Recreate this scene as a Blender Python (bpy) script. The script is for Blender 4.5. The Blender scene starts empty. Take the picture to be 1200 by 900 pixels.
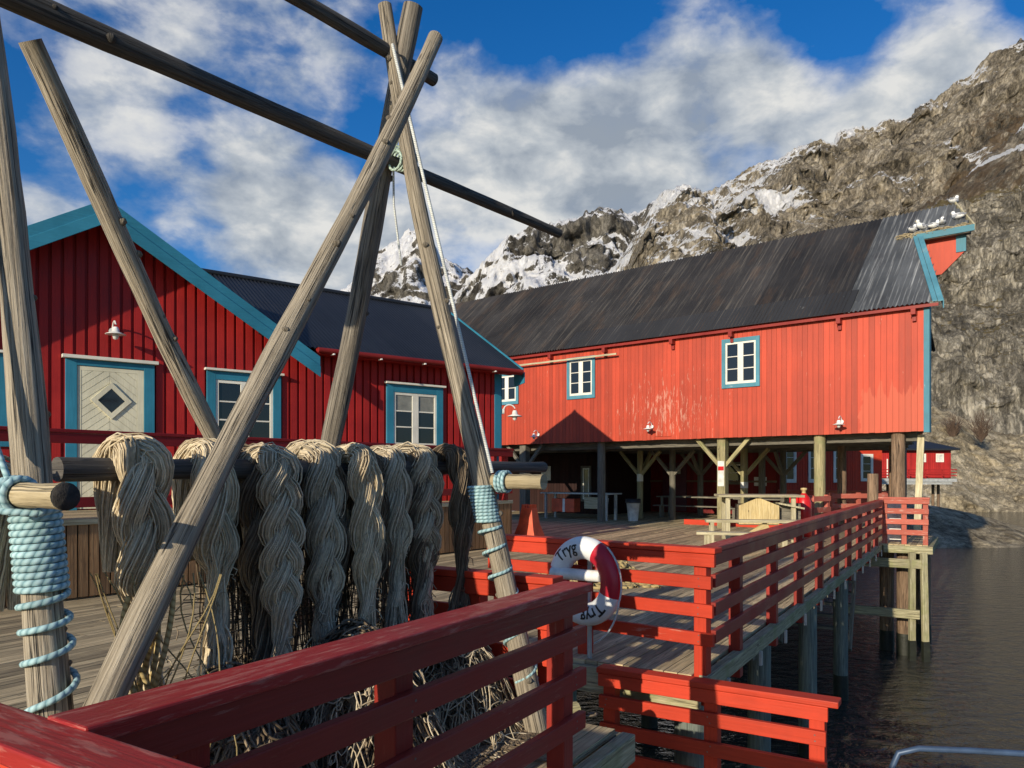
import bpy, math, random
import numpy as np
from mathutils import Vector, Matrix
random.seed(7); rng = np.random.default_rng(7)
sc = bpy.context.scene
COL = sc.collection
R = math.radians
F, HZ, EYE = 880.0, 556.0, 1.6          # lens (pixels of a 1200 wide frame), horizon row, eye height
WATER = -2.6

# ---------------------------------------------------------------- node helpers
def mat(name):
    m = bpy.data.materials.new(name); m.use_nodes = True
    nt = m.node_tree; nt.nodes.clear()
    out = nt.nodes.new('ShaderNodeOutputMaterial'); b = nt.nodes.new('ShaderNodeBsdfPrincipled')
    nt.links.new(b.outputs[0], out.inputs[0])
    return m, nt, b
def N(nt, typ, **kw):
    n = nt.nodes.new(typ)
    for k, v in kw.items():
        if k == 'ins':
            for a, b in v.items():
                s = n.inputs[a]
                if isinstance(b, bpy.types.NodeSocket): nt.links.new(b, s)
                else: s.default_value = b
        else: setattr(n, k, v)
    return n
def math_(nt, op, a, b=None, c=None, clamp=False):
    n = nt.nodes.new('ShaderNodeMath'); n.operation = op; n.use_clamp = clamp
    for i, v in enumerate((a, b, c)):
        if v is None: continue
        if isinstance(v, bpy.types.NodeSocket): nt.links.new(v, n.inputs[i])
        else: n.inputs[i].default_value = v
    return n.outputs[0]
def mix(nt, fac, a, b, blend='MIX'):
    n = nt.nodes.new('ShaderNodeMix'); n.data_type = 'RGBA'; n.blend_type = blend
    for s, v in ((n.inputs[0], fac), (n.inputs[6], a), (n.inputs[7], b)):
        if isinstance(v, bpy.types.NodeSocket): nt.links.new(v, s)
        else: s.default_value = v if not isinstance(v, tuple) or len(v) == 4 else (*v, 1)
    return n.outputs[2]
def ramp(nt, fac, stops, interp='LINEAR'):
    n = nt.nodes.new('ShaderNodeValToRGB'); n.color_ramp.interpolation = interp
    els = n.color_ramp.elements
    while len(els) < len(stops): els.new(0.5)
    for e, (p, c) in zip(els, stops):
        e.position = p
        e.color = (c, c, c, 1) if not isinstance(c, tuple) else ((*c, 1) if len(c) == 3 else c)
    nt.links.new(fac, n.inputs[0]); return n.outputs[0]
def coords(nt, kind, scale=(1, 1, 1)):
    t = nt.nodes.new('ShaderNodeTexCoord'); m = nt.nodes.new('ShaderNodeMapping')
    m.inputs['Scale'].default_value = scale
    nt.links.new(t.outputs[kind], m.inputs[0]); return m.outputs[0]
def noise(nt, vec, scale, detail=4, rough=0.55, dist=0.0):
    n = N(nt, 'ShaderNodeTexNoise', ins={'Vector': vec, 'Scale': scale, 'Detail': detail, 'Roughness': rough, 'Distortion': dist})
    return n.outputs[0]
def attr(nt, name):
    return N(nt, 'ShaderNodeAttribute', attribute_name=name).outputs['Fac']
def bump(nt, b, h, strength=0.4, dist=0.01):
    n = N(nt, 'ShaderNodeBump', ins={'Height': h, 'Strength': strength, 'Distance': dist})
    nt.links.new(n.outputs[0], b.inputs['Normal'])
def setc(nt, b, sock, v):
    if isinstance(v, bpy.types.NodeSocket): nt.links.new(v, b.inputs[sock])
    else: b.inputs[sock].default_value = v if not isinstance(v, tuple) or len(v) == 4 else (*v, 1)

def wood(name, c0, c1, c2, var=0.35, rough=0.85, crack=0.5, stretch=26, bs=0.5, moss=None):
    m, nt, b = mat(name)
    uv = coords(nt, 'UV', (1.2, stretch, 1)); uv2 = coords(nt, 'UV', (0.55, stretch * 2.2, 1))
    g = noise(nt, uv, 2.0, 6, 0.65, 0.4)
    col = ramp(nt, g, [(0.28, c0), (0.5, c1), (0.72, c2)])
    big = noise(nt, coords(nt, 'UV', (1, 2.5, 1)), 1.6, 4, 0.6)
    col = mix(nt, 0.45, col, ramp(nt, big, [(0.3, 0.45), (0.7, 1.35)]), 'MULTIPLY')
    r = attr(nt, 'rnd')
    v = N(nt, 'ShaderNodeMapRange', ins={0: r, 3: 1 - var, 4: 1 + var}).outputs[0]
    col = mix(nt, 1.0, col, v, 'MULTIPLY')
    ck = noise(nt, uv2, 1.6, 3, 0.6, 0.2)
    ckm = ramp(nt, ck, [(0.60, 0.0), (0.66, 1.0)])
    col = mix(nt, math_(nt, 'MULTIPLY', ckm, crack), col, (0.02, 0.017, 0.014))
    sp = math_(nt, 'ABSOLUTE', math_(nt, 'SUBTRACT', noise(nt, coords(nt, 'UV', (0.28, 9, 1)), 1.5, 4, 0.55, 0.1), 0.5))
    spm = math_(nt, 'MULTIPLY', ramp(nt, sp, [(0.003, 1.0), (0.014, 0.0)]), ramp(nt, big, [(0.42, 0.0), (0.52, 1.0)]))
    col = mix(nt, math_(nt, 'MULTIPLY', spm, crack), col, (0.015, 0.012, 0.01))
    kn = N(nt, 'ShaderNodeTexVoronoi', ins={'Vector': coords(nt, 'UV', (1, 2.2, 1)), 'Scale': 1.9}).outputs[0]
    col = mix(nt, ramp(nt, kn, [(0.035, 0.75), (0.07, 0.0)]), col, (0.05, 0.03, 0.018))
    if moss:
        mn = noise(nt, coords(nt, 'Object'), 2.3, 5, 0.6)
        col = mix(nt, ramp(nt, mn, [(0.5, 0.0), (0.66, 0.7)]), col, moss)
    setc(nt, b, 'Base Color', col); b.inputs['Roughness'].default_value = rough
    h = math_(nt, 'SUBTRACT', math_(nt, 'SUBTRACT', g, math_(nt, 'MULTIPLY', ckm, 0.6)), math_(nt, 'MULTIPLY', spm, 1.2))
    bump(nt, b, h, bs, 0.012)
    return m
def paint(name, c, wear=0.25, wearc=(0.30, 0.24, 0.2), rough=0.46, var=0.14, bs=0.25, wthr=0.66, spec=0.28):
    m, nt, b = mat(name)
    uv = coords(nt, 'UV', (1.0, 24, 1))
    g = noise(nt, uv, 2.2, 5, 0.6)
    big = noise(nt, coords(nt, 'Object'), 1.3, 5, 0.65)
    col = mix(nt, 0.5, c, ramp(nt, big, [(0.3, 0.55), (0.72, 1.3)]), 'MULTIPLY')
    v = N(nt, 'ShaderNodeMapRange', ins={0: attr(nt, 'rnd'), 3: 1 - var, 4: 1 + var}).outputs[0]
    col = mix(nt, 1.0, col, v, 'MULTIPLY')
    col = mix(nt, 0.25, col, ramp(nt, g, [(0.35, 0.6), (0.65, 1.25)]), 'MULTIPLY')
    w1 = noise(nt, coords(nt, 'UV', (2.5, 16, 1)), 2.0, 6, 0.7)
    w2 = noise(nt, coords(nt, 'Object'), 0.9, 3, 0.6)
    wm = math_(nt, 'ADD', math_(nt, 'MULTIPLY', w1, 0.65), math_(nt, 'MULTIPLY', w2, 0.45))
    wm = ramp(nt, wm, [(wthr, 0.0), (wthr + 0.05, 1.0)])
    wm = math_(nt, 'MULTIPLY', wm, wear)
    col = mix(nt, wm, col, wearc)
    setc(nt, b, 'Base Color', col)
    setc(nt, b, 'Roughness', ramp(nt, big, [(0.3, rough - 0.08), (0.7, rough + 0.22)]))
    b.inputs['Specular IOR Level'].default_value = spec
    bump(nt, b, math_(nt, 'ADD', g, math_(nt, 'MULTIPLY', w1, 0.5)), bs, 0.006)
    return m
def plain(name, c, rough=0.6, metal=0.0, nscale=6, amt=0.25, bs=0.0):
    m, nt, b = mat(name)
    n = noise(nt, coords(nt, 'Object'), nscale, 5, 0.6)
    setc(nt, b, 'Base Color', mix(nt, 1.0, c, ramp(nt, n, [(0.3, 1 - amt), (0.7, 1 + amt)]), 'MULTIPLY'))
    b.inputs['Roughness'].default_value = rough; b.inputs['Metallic'].default_value = metal
    if bs: bump(nt, b, n, bs, 0.02)
    return m

M = {}
M['house_red'] = paint('house red paint', (0.37, 0.019, 0.017), 0.25, (0.5, 0.12, 0.09), 0.5, 0.16, wthr=0.7)
M['rail_red'] = paint('dark red railing paint', (0.28, 0.026, 0.017), 0.6, (0.42, 0.15, 0.11), 0.38, 0.10, 0.35, wthr=0.655)
M['rail_cap'] = paint('worn red cap rail paint', (0.34, 0.022, 0.018), 0.6, (0.46, 0.17, 0.13), 0.34, 0.10, 0.5, wthr=0.565)
M['rail_dark'] = paint('wine red railing paint', (0.25, 0.012, 0.014), 0.3, (0.35, 0.12, 0.1), 0.45, 0.12, 0.3, wthr=0.68)
M['rail_orange'] = paint('orange red railing paint', (0.53, 0.046, 0.017), 0.5, (0.5, 0.3, 0.22), 0.5, 0.12, 0.35, wthr=0.68)
M['rail_worn'] = paint('sun bleached pink railing paint', (0.50, 0.13, 0.09), 0.7, (0.55, 0.38, 0.3), 0.7, 0.2, 0.4, wthr=0.6)
M['store_shade'] = paint('shade darkened boards', (0.03, 0.012, 0.010), 0.1, (0.06, 0.04, 0.03), 0.8, 0.3)  # near-black: the house's shadow is put into the store wall's colour
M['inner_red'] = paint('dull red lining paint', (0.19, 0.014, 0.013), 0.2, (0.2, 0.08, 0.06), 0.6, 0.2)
M['teal'] = paint('blue trim paint', (0.032, 0.205, 0.31), 0.25, (0.3, 0.36, 0.4), 0.45, 0.08, 0.2, wthr=0.7)
M['teal_pale'] = paint('faded blue trim paint', (0.085, 0.25, 0.32), 0.5, (0.5, 0.5, 0.47), 0.6, 0.1, 0.3, wthr=0.66)
M['white'] = paint('white paint', (0.78, 0.76, 0.66), 0.25, (0.45, 0.42, 0.36), 0.45, 0.05, 0.15, wthr=0.7)
M['cream'] = paint('cream door paint', (0.74, 0.70, 0.52), 0.15, (0.5, 0.46, 0.36), 0.45, 0.05, 0.15, wthr=0.72)
M['deck'] = wood('deck planks', (0.23, 0.175, 0.095), (0.47, 0.365, 0.205), (0.66, 0.53, 0.31), 0.4, 0.8, 0.55, 20, 0.5)
M['pole'] = wood('weathered pole wood', (0.15, 0.12, 0.085), (0.36, 0.305, 0.225), (0.56, 0.49, 0.375), 0.15, 0.85, 0.9, 34, 1.0)
M['pole_shaded'] = wood('shaded weathered pole wood', (0.10, 0.085, 0.065), (0.24, 0.205, 0.16), (0.38, 0.34, 0.27), 0.15, 0.85, 0.9, 34, 1.0)  # darker, greyer copy of the pole wood with shade painted in
M['pole_dark'] = wood('dark weathered log', (0.045, 0.04, 0.036), (0.10, 0.09, 0.078), (0.18, 0.16, 0.135), 0.15, 0.85, 0.7, 22, 0.9)
M['log_pale'] = wood('pale barked log', (0.22, 0.17, 0.09), (0.42, 0.34, 0.2), (0.55, 0.46, 0.3), 0.1, 0.85, 0.6, 14, 0.8)
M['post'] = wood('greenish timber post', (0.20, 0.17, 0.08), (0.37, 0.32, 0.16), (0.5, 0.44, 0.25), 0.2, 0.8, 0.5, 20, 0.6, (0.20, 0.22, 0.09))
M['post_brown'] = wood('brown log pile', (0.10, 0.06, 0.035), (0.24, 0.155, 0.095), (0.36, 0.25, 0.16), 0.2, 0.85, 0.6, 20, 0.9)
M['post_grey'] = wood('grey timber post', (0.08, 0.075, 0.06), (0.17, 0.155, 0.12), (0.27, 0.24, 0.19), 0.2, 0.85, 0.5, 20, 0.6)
M['skirt'] = wood('brown skirting boards', (0.11, 0.06, 0.025), (0.24, 0.13, 0.055), (0.34, 0.2, 0.09), 0.35, 0.7, 0.35, 22, 0.4)
M['edge'] = wood('mossy edge timber', (0.18, 0.16, 0.09), (0.33, 0.30, 0.18), (0.5, 0.46, 0.30), 0.2, 0.85, 0.5, 20, 0.6, (0.2, 0.22, 0.07))
M['bench'] = wood('pale bench timber', (0.26, 0.22, 0.12), (0.45, 0.40, 0.25), (0.6, 0.54, 0.38), 0.2, 0.75, 0.3, 20, 0.4)
M['yellowwood'] = wood('new yellow timber', (0.36, 0.25, 0.10), (0.55, 0.42, 0.19), (0.66, 0.54, 0.30), 0.15, 0.7, 0.2, 16, 0.3)
M['metal_grey'] = plain('grey painted metal', (0.42, 0.43, 0.42), 0.4, 0.2)
M['metal_white'] = plain('white enamel', (0.75, 0.75, 0.72), 0.3)
M['screw'] = plain('dull screw heads', (0.16, 0.13, 0.12), 0.5, 0.5)
M['black'] = plain('black iron', (0.02, 0.02, 0.022), 0.5)
M['endgrain'] = plain('charred end grain', (0.03, 0.026, 0.022), 0.9, 0, 30, 0.5, 0.5)
M['plastic_white'] = plain('white plastic', (0.7, 0.7, 0.66), 0.4)
M['plastic_red'] = plain('red plastic', (0.55, 0.012, 0.012), 0.35)
M['cone_red'] = plain('orange red coated steel', (0.62, 0.085, 0.028), 0.5, 0, 4, 0.3)
M['ring_white'] = plain('life ring white', (0.72, 0.74, 0.74), 0.4, 0, 5, 0.12)
M['ring_red'] = plain('life ring red', (0.50, 0.012, 0.03), 0.4, 0, 5, 0.15)
M['ink'] = plain('black lettering', (0.012, 0.012, 0.014), 0.5)
M['paper'] = plain('notice paper', (0.6, 0.6, 0.55), 0.7)
M['gull'] = plain('white plumage', (0.8, 0.8, 0.78), 0.8)
M['gull_grey'] = plain('grey plumage', (0.3, 0.31, 0.34), 0.8)
M['nest'] = plain('dry nest grass', (0.42, 0.34, 0.2), 0.95, 0, 20, 0.5, 0.8)
M['boat_rail'] = plain('blue grey coated tube', (0.05, 0.085, 0.15), 0.45, 0.2)
M['hull'] = plain('white boat hull', (0.6, 0.6, 0.6), 0.3)
M['pile_blue'] = wood('blue grey treated pile', (0.08, 0.095, 0.085), (0.16, 0.19, 0.165), (0.27, 0.29, 0.25), 0.15, 0.8, 0.5, 20, 0.5)
M['twig'] = plain('bare brown twigs', (0.10, 0.065, 0.045), 0.9)
def mk_glass():
    m, nt, b = mat('window glass')
    setc(nt, b, 'Base Color', (0.012, 0.014, 0.018)); b.inputs['Roughness'].default_value = 0.06
    b.inputs['Specular IOR Level'].default_value = 0.6
    bump(nt, b, noise(nt, coords(nt, 'Object'), 1.5, 2), 0.05, 0.02)
    return m
M['glass'] = mk_glass()
def mk_barn():
    m, nt, b = mat('flaking barn paint')
    ob = coords(nt, 'Object'); st = coords(nt, 'Object', (9, 9, 0.8))
    c = mix(nt, 0.6, (0.47, 0.050, 0.016), ramp(nt, noise(nt, ob, 0.55, 5, 0.6), [(0.3, 0.72), (0.7, 1.2)]), 'MULTIPLY')
    v = N(nt, 'ShaderNodeMapRange', ins={0: attr(nt, 'rnd'), 3: 0.80, 4: 1.16}).outputs[0]
    c = mix(nt, 1.0, c, v, 'MULTIPLY')
    c = mix(nt, 0.4, c, ramp(nt, noise(nt, st, 1.2, 5, 0.65), [(0.3, 0.7), (0.7, 1.25)]), 'MULTIPLY')
    # flaked patches: vertical flakes, mostly between the two windows and low on the wall
    sep = N(nt, 'ShaderNodeSeparateXYZ', ins={0: ob})
    x, z = sep.outputs[0], sep.outputs[2]
    gx = math_(nt, 'SUBTRACT', 1.0, math_(nt, 'MULTIPLY', math_(nt, 'ABSOLUTE', math_(nt, 'SUBTRACT', x, 7.3)), 0.34), clamp=True)
    gz = math_(nt, 'SUBTRACT', 1.0, math_(nt, 'MULTIPLY', math_(nt, 'ABSOLUTE', math_(nt, 'SUBTRACT', z, 3.6)), 0.6), clamp=True)
    w = math_(nt, 'MULTIPLY', math_(nt, 'MULTIPLY', gx, gz), 0.16)
    fl = noise(nt, coords(nt, 'Object', (15, 15, 2.6)), 1.0, 7, 0.75, 0.3)
    c = mix(nt, ramp(nt, math_(nt, 'ADD', fl, w), [(0.655, 0.0), (0.70, 0.55)]), c, (0.62, 0.36, 0.26))
    # repainted paler patch near the right corner
    px = math_(nt, 'MULTIPLY', math_(nt, 'LESS_THAN', math_(nt, 'ADD', x, math_(nt, 'MULTIPLY', noise(nt, coords(nt, 'Object', (1, 1, 1)), 1.5, 4), 0.9)), 2.05),
               math_(nt, 'LESS_THAN', math_(nt, 'ADD', z, math_(nt, 'MULTIPLY', noise(nt, coords(nt, 'Object', (7, 7, 0.3)), 1.0, 4), 1.6)), 4.55))
    c = mix(nt, math_(nt, 'MULTIPLY', px, 0.55), c, (0.58, 0.11, 0.05))
    setc(nt, b, 'Base Color', c); b.inputs['Roughness'].default_value = 0.6
    bump(nt, b, noise(nt, st, 3, 5), 0.3, 0.006)
    return m
M['barn'] = mk_barn()
def mk_roof(name, base, streak, rust, rough, streak_amt, spec=0.5):
    m, nt, b = mat(name)
    ob = coords(nt, 'UV', (1, 1, 1))
    col = mix(nt, 1.0, base, ramp(nt, noise(nt, ob, 0.5, 6, 0.65), [(0.3, 0.6), (0.7, 1.45)]), 'MULTIPLY')
    ru = noise(nt, coords(nt, 'UV', (0.45, 1.4, 1)), 1.1, 6, 0.7)
    col = mix(nt, ramp(nt, ru, [(0.52, 0.0), (0.68, 0.6)]), col, rust)
    st = noise(nt, coords(nt, 'UV', (0.25, 9, 1)), 1.5, 5, 0.7)
    col = mix(nt, math_(nt, 'MULTIPLY', ramp(nt, st, [(0.52, 0.0), (0.72, 1.0)]), streak_amt), col, streak)
    dp = noise(nt, coords(nt, 'UV', (1.6, 9, 1)), 1.0, 5, 0.7)
    col = mix(nt, math_(nt, 'MULTIPLY', ramp(nt, dp, [(0.69, 0.0), (0.72, 0.8)]), streak_amt), col, (0.5, 0.49, 0.45))
    v = N(nt, 'ShaderNodeMapRange', ins={0: attr(nt, 'rnd'), 3: 0.72, 4: 1.3}).outputs[0]
    col = mix(nt, 1.0, col, v, 'MULTIPLY')
    setc(nt, b, 'Base Color', col); b.inputs['Roughness'].default_value = rough
    b.inputs['Specular IOR Level'].default_value = spec
    return m
M['roof_new'] = mk_roof('black corrugated roofing', (0.012, 0.014, 0.018), (0.03, 0.033, 0.04), (0.02, 0.02, 0.022), 0.45, 0.4)
M['roof_old'] = mk_roof('weathered black roofing', (0.030, 0.028, 0.027), (0.17, 0.15, 0.125), (0.085, 0.055, 0.036), 0.62, 0.6, 0.35)
M['roof_zinc'] = mk_roof('galvanised roofing', (0.075, 0.08, 0.085), (0.42, 0.43, 0.43), (0.035, 0.03, 0.03), 0.55, 1.0, 0.35)
M['roof_felt'] = mk_roof('dark felt strip', (0.020, 0.021, 0.024), (0.03, 0.03, 0.03), (0.028, 0.027, 0.026), 0.8, 0.2)
def mk_rope(name, c0, c1, pitch=34):
    m, nt, b = mat(name)
    uv = coords(nt, 'UV')
    sep = N(nt, 'ShaderNodeSeparateXYZ', ins={0: uv})
    ph = math_(nt, 'ADD', math_(nt, 'MULTIPLY', sep.outputs[0], pitch), math_(nt, 'MULTIPLY', sep.outputs[1], 13.0))
    s = math_(nt, 'ABSOLUTE', math_(nt, 'SINE', math_(nt, 'MULTIPLY', ph, math.pi)))
    col = mix(nt, s, c0, c1)
    col = mix(nt, 1.0, col, ramp(nt, noise(nt, uv, 9, 4), [(0.3, 0.75), (0.7, 1.2)]), 'MULTIPLY')
    setc(nt, b, 'Base Color', col); b.inputs['Roughness'].default_value = 0.85
    bump(nt, b, s, 0.7, 0.003)
    return m
M['rope_blue'] = mk_rope('pale blue rope', (0.16, 0.30, 0.33), (0.40, 0.58, 0.60))
M['rope_white'] = mk_rope('white cord', (0.4, 0.42, 0.40), (0.72, 0.74, 0.70), 90)
M['rope_tan'] = mk_rope('straw coloured rope', (0.24, 0.17, 0.06), (0.55, 0.43, 0.2))
M['rope_dark'] = mk_rope('dark old rope', (0.02, 0.016, 0.012), (0.075, 0.06, 0.045))
def mk_yarn(name, a, b_, c):
    m, nt, b = mat(name)
    r = attr(nt, 'rnd')
    col = ramp(nt, r, [(0.0, a), (0.5, b_), (1.0, c)])
    n = noise(nt, coords(nt, 'UV', (6, 1, 1)), 6, 4)
    col = mix(nt, 1.0, col, ramp(nt, n, [(0.3, 0.6), (0.7, 1.3)]), 'MULTIPLY')
    setc(nt, b, 'Base Color', col); b.inputs['Roughness'].default_value = 0.95
    bump(nt, b, noise(nt, coords(nt, 'UV', (60, 3, 1)), 4, 3), 0.6, 0.003)
    return m
M['yarn'] = mk_yarn('old net twine', (0.38, 0.30, 0.19), (0.68, 0.56, 0.37), (0.84, 0.72, 0.51))
M['yarn_grey'] = mk_yarn('grey net twine', (0.34, 0.275, 0.185), (0.60, 0.50, 0.345), (0.78, 0.67, 0.48))
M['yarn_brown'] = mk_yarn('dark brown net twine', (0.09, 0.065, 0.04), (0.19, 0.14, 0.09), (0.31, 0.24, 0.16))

# ---------------------------------------------------------------- mesh builder
class MB:
    def __init__(s): s.v = []; s.f = []; s.uv = []; s.r = []; s.sm = []; s.mi = []; s.n = 0; s.cur = 0
    def add(s, verts, faces, uvs=None, rnd=None, smooth=False):
        base = s.n; s.v.extend([tuple(p) for p in verts]); s.n += len(verts)
        r0 = random.random() if rnd is None else rnd
        for i, f in enumerate(faces):
            s.f.append([base + k for k in f])
            s.uv.append(uvs[i] if uvs is not None else [(0, 0)] * len(f))
            s.r.append(r0 if not isinstance(r0, (list, np.ndarray)) else r0[i]); s.sm.append(smooth); s.mi.append(s.cur)
    def obox(s, c, ax, ay, az, rnd=None):
        """box: centre and three half-axis vectors"""
        c, A = Vector(c), [Vector(ax), Vector(ay), Vector(az)]
        L = [a.length for a in A]; lng = max(range(3), key=lambda i: L[i])
        vs = []
        for i in (-1, 1):
            for j in (-1, 1):
                for k in (-1, 1): vs.append(c + A[0] * i + A[1] * j + A[2] * k)
        fs = [(0, 1, 3, 2), (4, 6, 7, 5), (0, 4, 5, 1), (2, 3, 7, 6), (0, 2, 6, 4), (1, 5, 7, 3)]
        det = A[0].cross(A[1]).dot(A[2])
        if det < 0: fs = [f[::-1] for f in fs]
        sg = [(-1 if not (i & 4) else 1, -1 if not (i & 2) else 1, -1 if not (i & 1) else 1) for i in range(8)]
        ou, ov = random.uniform(0, 40), random.uniform(0, 40); uvs = []
        for fi, f in enumerate(fs):
            fixed = (0, 0, 1, 1, 2, 2)[fi]; o = [a for a in range(3) if a != fixed]
            if lng in o: a = lng; b = o[0] if o[1] == lng else o[1]
            else: a, b = o
            uvs.append([(ou + sg[k][a] * L[a], ov + sg[k][b] * L[b] + fi * 1.7) for k in f])
        s.add(vs, fs, uvs, rnd)
    def box(s, x0, x1, y0, y1, z0, z1, rnd=None):
        s.obox(((x0 + x1) / 2, (y0 + y1) / 2, (z0 + z1) / 2), ((x1 - x0) / 2, 0, 0), (0, (y1 - y0) / 2, 0), (0, 0, (z1 - z0) / 2), rnd)
    def beam(s, p0, p1, w, h, up=(0, 0, 1), rnd=None):
        p0, p1 = Vector(p0), Vector(p1); d = p1 - p0; L = d.length; d.normalize()
        sd = d.cross(Vector(up)).normalized(); u = sd.cross(d).normalized()
        s.obox((p0 + p1) / 2, d * L / 2, sd * w / 2, u * h / 2, rnd)
    def prism(s, pts, d, rnd=None, uax=2):
        """planar polygon (3D points) extruded by vector d; uax = axis along the grain"""
        pts = [Vector(p) for p in pts]; d = Vector(d); n = len(pts)
        nrm = Vector((0, 0, 0))
        for i in range(n): nrm += pts[i].cross(pts[(i + 1) % n])
        if nrm.dot(d) > 0: pts = pts[::-1]
        vs = pts + [p + d for p in pts]
        fs = [tuple(range(n)), tuple(range(2 * n - 1, n - 1, -1))]
        for i in range(n):
            j = (i + 1) % n; fs.append((i, i + n, j + n, j))
        ou = random.uniform(0, 40)
        def uv(p):
            a = [p[0], p[1], p[2]]; u = a.pop(uax); return (u + ou, a[0] + a[1] + ou)
        s.add(vs, fs, [[uv(vs[k]) for k in f] for f in fs], rnd)
    def tube(s, path, rad, n=10, rnd=None, caps=True, smooth=True, wob=0.0):
        path = np.asarray(path, float); K = len(path)
        rad = np.full(K, rad) if np.isscalar(rad) else np.asarray(rad, float)
        T = np.gradient(path, axis=0); T /= np.linalg.norm(T, axis=1)[:, None] + 1e-9
        ref = np.array([0, 0, 1.0]) if abs(T[0][2]) < 0.9 else np.array([1.0, 0, 0])
        X = np.cross(ref, T[0]); X /= np.linalg.norm(X)
        Xs = [X]
        for k in range(1, K):
            X = X - T[k] * X.dot(T[k]); X /= np.linalg.norm(X) + 1e-9; Xs.append(X)
        Xs = np.array(Xs); Ys = np.cross(T, Xs)
        an = np.arange(n) * 2 * math.pi / n
        rr = rad[:, None] * (1 + (rng.normal(0, wob, (K, n)) if wob else 0))
        V = path[:, None, :] + rr[..., None] * (np.cos(an)[None, :, None] * Xs[:, None, :] + np.sin(an)[None, :, None] * Ys[:, None, :])
        ln = np.concatenate([[0], np.cumsum(np.linalg.norm(np.diff(path, axis=0), axis=1))])
        ou, ov = (random.uniform(0, 40), random.uniform(0, 40))
        fs, uvs = [], []; per = 2 * math.pi * rad.max() if n > 5 else 1.0
        for k in range(K - 1):
            for i in range(n):
                j = (i + 1) % n
                fs.append((k * n + i, k * n + j, (k + 1) * n + j, (k + 1) * n + i))
                a, b = i / n * per, (i + 1) / n * per
                uvs.append([(ou + ln[k], ov + a), (ou + ln[k], ov + b), (ou + ln[k + 1], ov + b), (ou + ln[k + 1], ov + a)])
        r0 = random.random() if rnd is None else rnd
        s.add(V.reshape(-1, 3), fs, uvs, r0, smooth)
        if caps:
            for k, rev in ((0, True), (K - 1, False)):
                ring = V[k]; f = tuple(range(n)); f = f[::-1] if rev else f
                s.add(ring, [f], [[(math.cos(2 * math.pi * q / n) * .05, math.sin(2 * math.pi * q / n) * .05) for q in f]], r0)
    def lathe(s, prof, n=20, c=(0, 0, 0), smooth=True, rnd=None, squash=(1, 1)):
        vs, fs, uvs = [], [], []
        for r, z in prof:
            for i in range(n):
                a = 2 * math.pi * i / n; vs.append((c[0] + r * math.cos(a) * squash[0], c[1] + r * math.sin(a) * squash[1], c[2] + z))
        for k in range(len(prof) - 1):
            for i in range(n):
                j = (i + 1) % n; fs.append((k * n + i, k * n + j, (k + 1) * n + j, (k + 1) * n + i))
                uvs.append([(prof[k][1], i / n), (prof[k][1], (i + 1) / n), (prof[k + 1][1], (i + 1) / n), (prof[k + 1][1], i / n)])
        s.add(vs, fs, uvs, rnd, smooth)
        for k, rev in ((0, True), (len(prof) - 1, False)):
            if prof[k][0] > 1e-4:
                f = tuple(range(k * n, k * n + n)); s.add([vs[q] for q in f], [tuple(range(n))[::-1] if rev else tuple(range(n))])
    def build(s, name, mats, parent=None, bevel=0.0, loc=None):
        me = bpy.data.meshes.new(name); me.from_pydata(s.v, [], s.f)
        if not isinstance(mats, (list, tuple)): mats = [mats]
        for m in mats: me.materials.append(m)
        uvl = me.uv_layers.new(name='UVMap')
        flat = np.array([c for f in s.uv for p in f for c in p], dtype=np.float32)
        uvl.data.foreach_set('uv', flat)
        a = me.attributes.new('rnd', 'FLOAT', 'FACE'); a.data.foreach_set('value', np.array(s.r, dtype=np.float32))
        me.polygons.foreach_set('use_smooth', np.array(s.sm, dtype=bool))
        if len(mats) > 1: me.polygons.foreach_set('material_index', np.array(s.mi, dtype=np.int32))
        me.update()
        o = bpy.data.objects.new(name, me); COL.objects.link(o)
        if parent: o.parent = parent
        if loc is not None: o.location = loc
        if bevel:
            bv = o.modifiers.new('bevel', 'BEVEL'); bv.width = bevel; bv.segments = 2; bv.limit_method = 'ANGLE'; bv.angle_limit = R(50)
        return o
def tag(o, label=None, cat=None, group=None, kind=None):
    if label: o['label'] = label
    if cat: o['category'] = cat
    if group: o['group'] = group
    if kind: o['kind'] = kind
    return o
def thing(name, label, cat, loc=(0, 0, 0), rz=0.0, group=None):
    o = bpy.data.objects.new(name, None); COL.objects.link(o); o.empty_display_size = 0.3
    o.location = loc; o.rotation_euler = (0, 0, rz)
    return tag(o, label, cat, group)
def copy_tree(o, parent=None):
    c = o.copy(); COL.objects.link(c); c.parent = parent
    for ch in list(o.children): copy_tree(ch, c)
    return c
def UVw(U, V, z=0.0):                    # deck frame (U along the quay edge, V inland) -> world
    a = R(31.5); return Vector((U * math.sin(a) - V * math.cos(a), U * math.cos(a) + V * math.sin(a), z))

# ---------------------------------------------------------------- noise (numpy)
_P = rng.permutation(512); _P = np.concatenate([_P, _P, _P])
_G = rng.random(512)
def vnoise(x, y, z):
    xi, yi, zi = np.floor(x).astype(int), np.floor(y).astype(int), np.floor(z).astype(int)
    xf, yf, zf = x - xi, y - yi, z - zi
    u, v, w = xf * xf * (3 - 2 * xf), yf * yf * (3 - 2 * yf), zf * zf * (3 - 2 * zf)
    def h(a, b, c): return _G[_P[(_P[(_P[a & 511] + b) & 511] + c) & 511]]
    l = lambda a, b, t: a + (b - a) * t
    return l(l(l(h(xi, yi, zi), h(xi + 1, yi, zi), u), l(h(xi, yi + 1, zi), h(xi + 1, yi + 1, zi), u), v),
             l(l(h(xi, yi, zi + 1), h(xi + 1, yi, zi + 1), u), l(h(xi, yi + 1, zi + 1), h(xi + 1, yi + 1, zi + 1), u), v), w)
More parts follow.
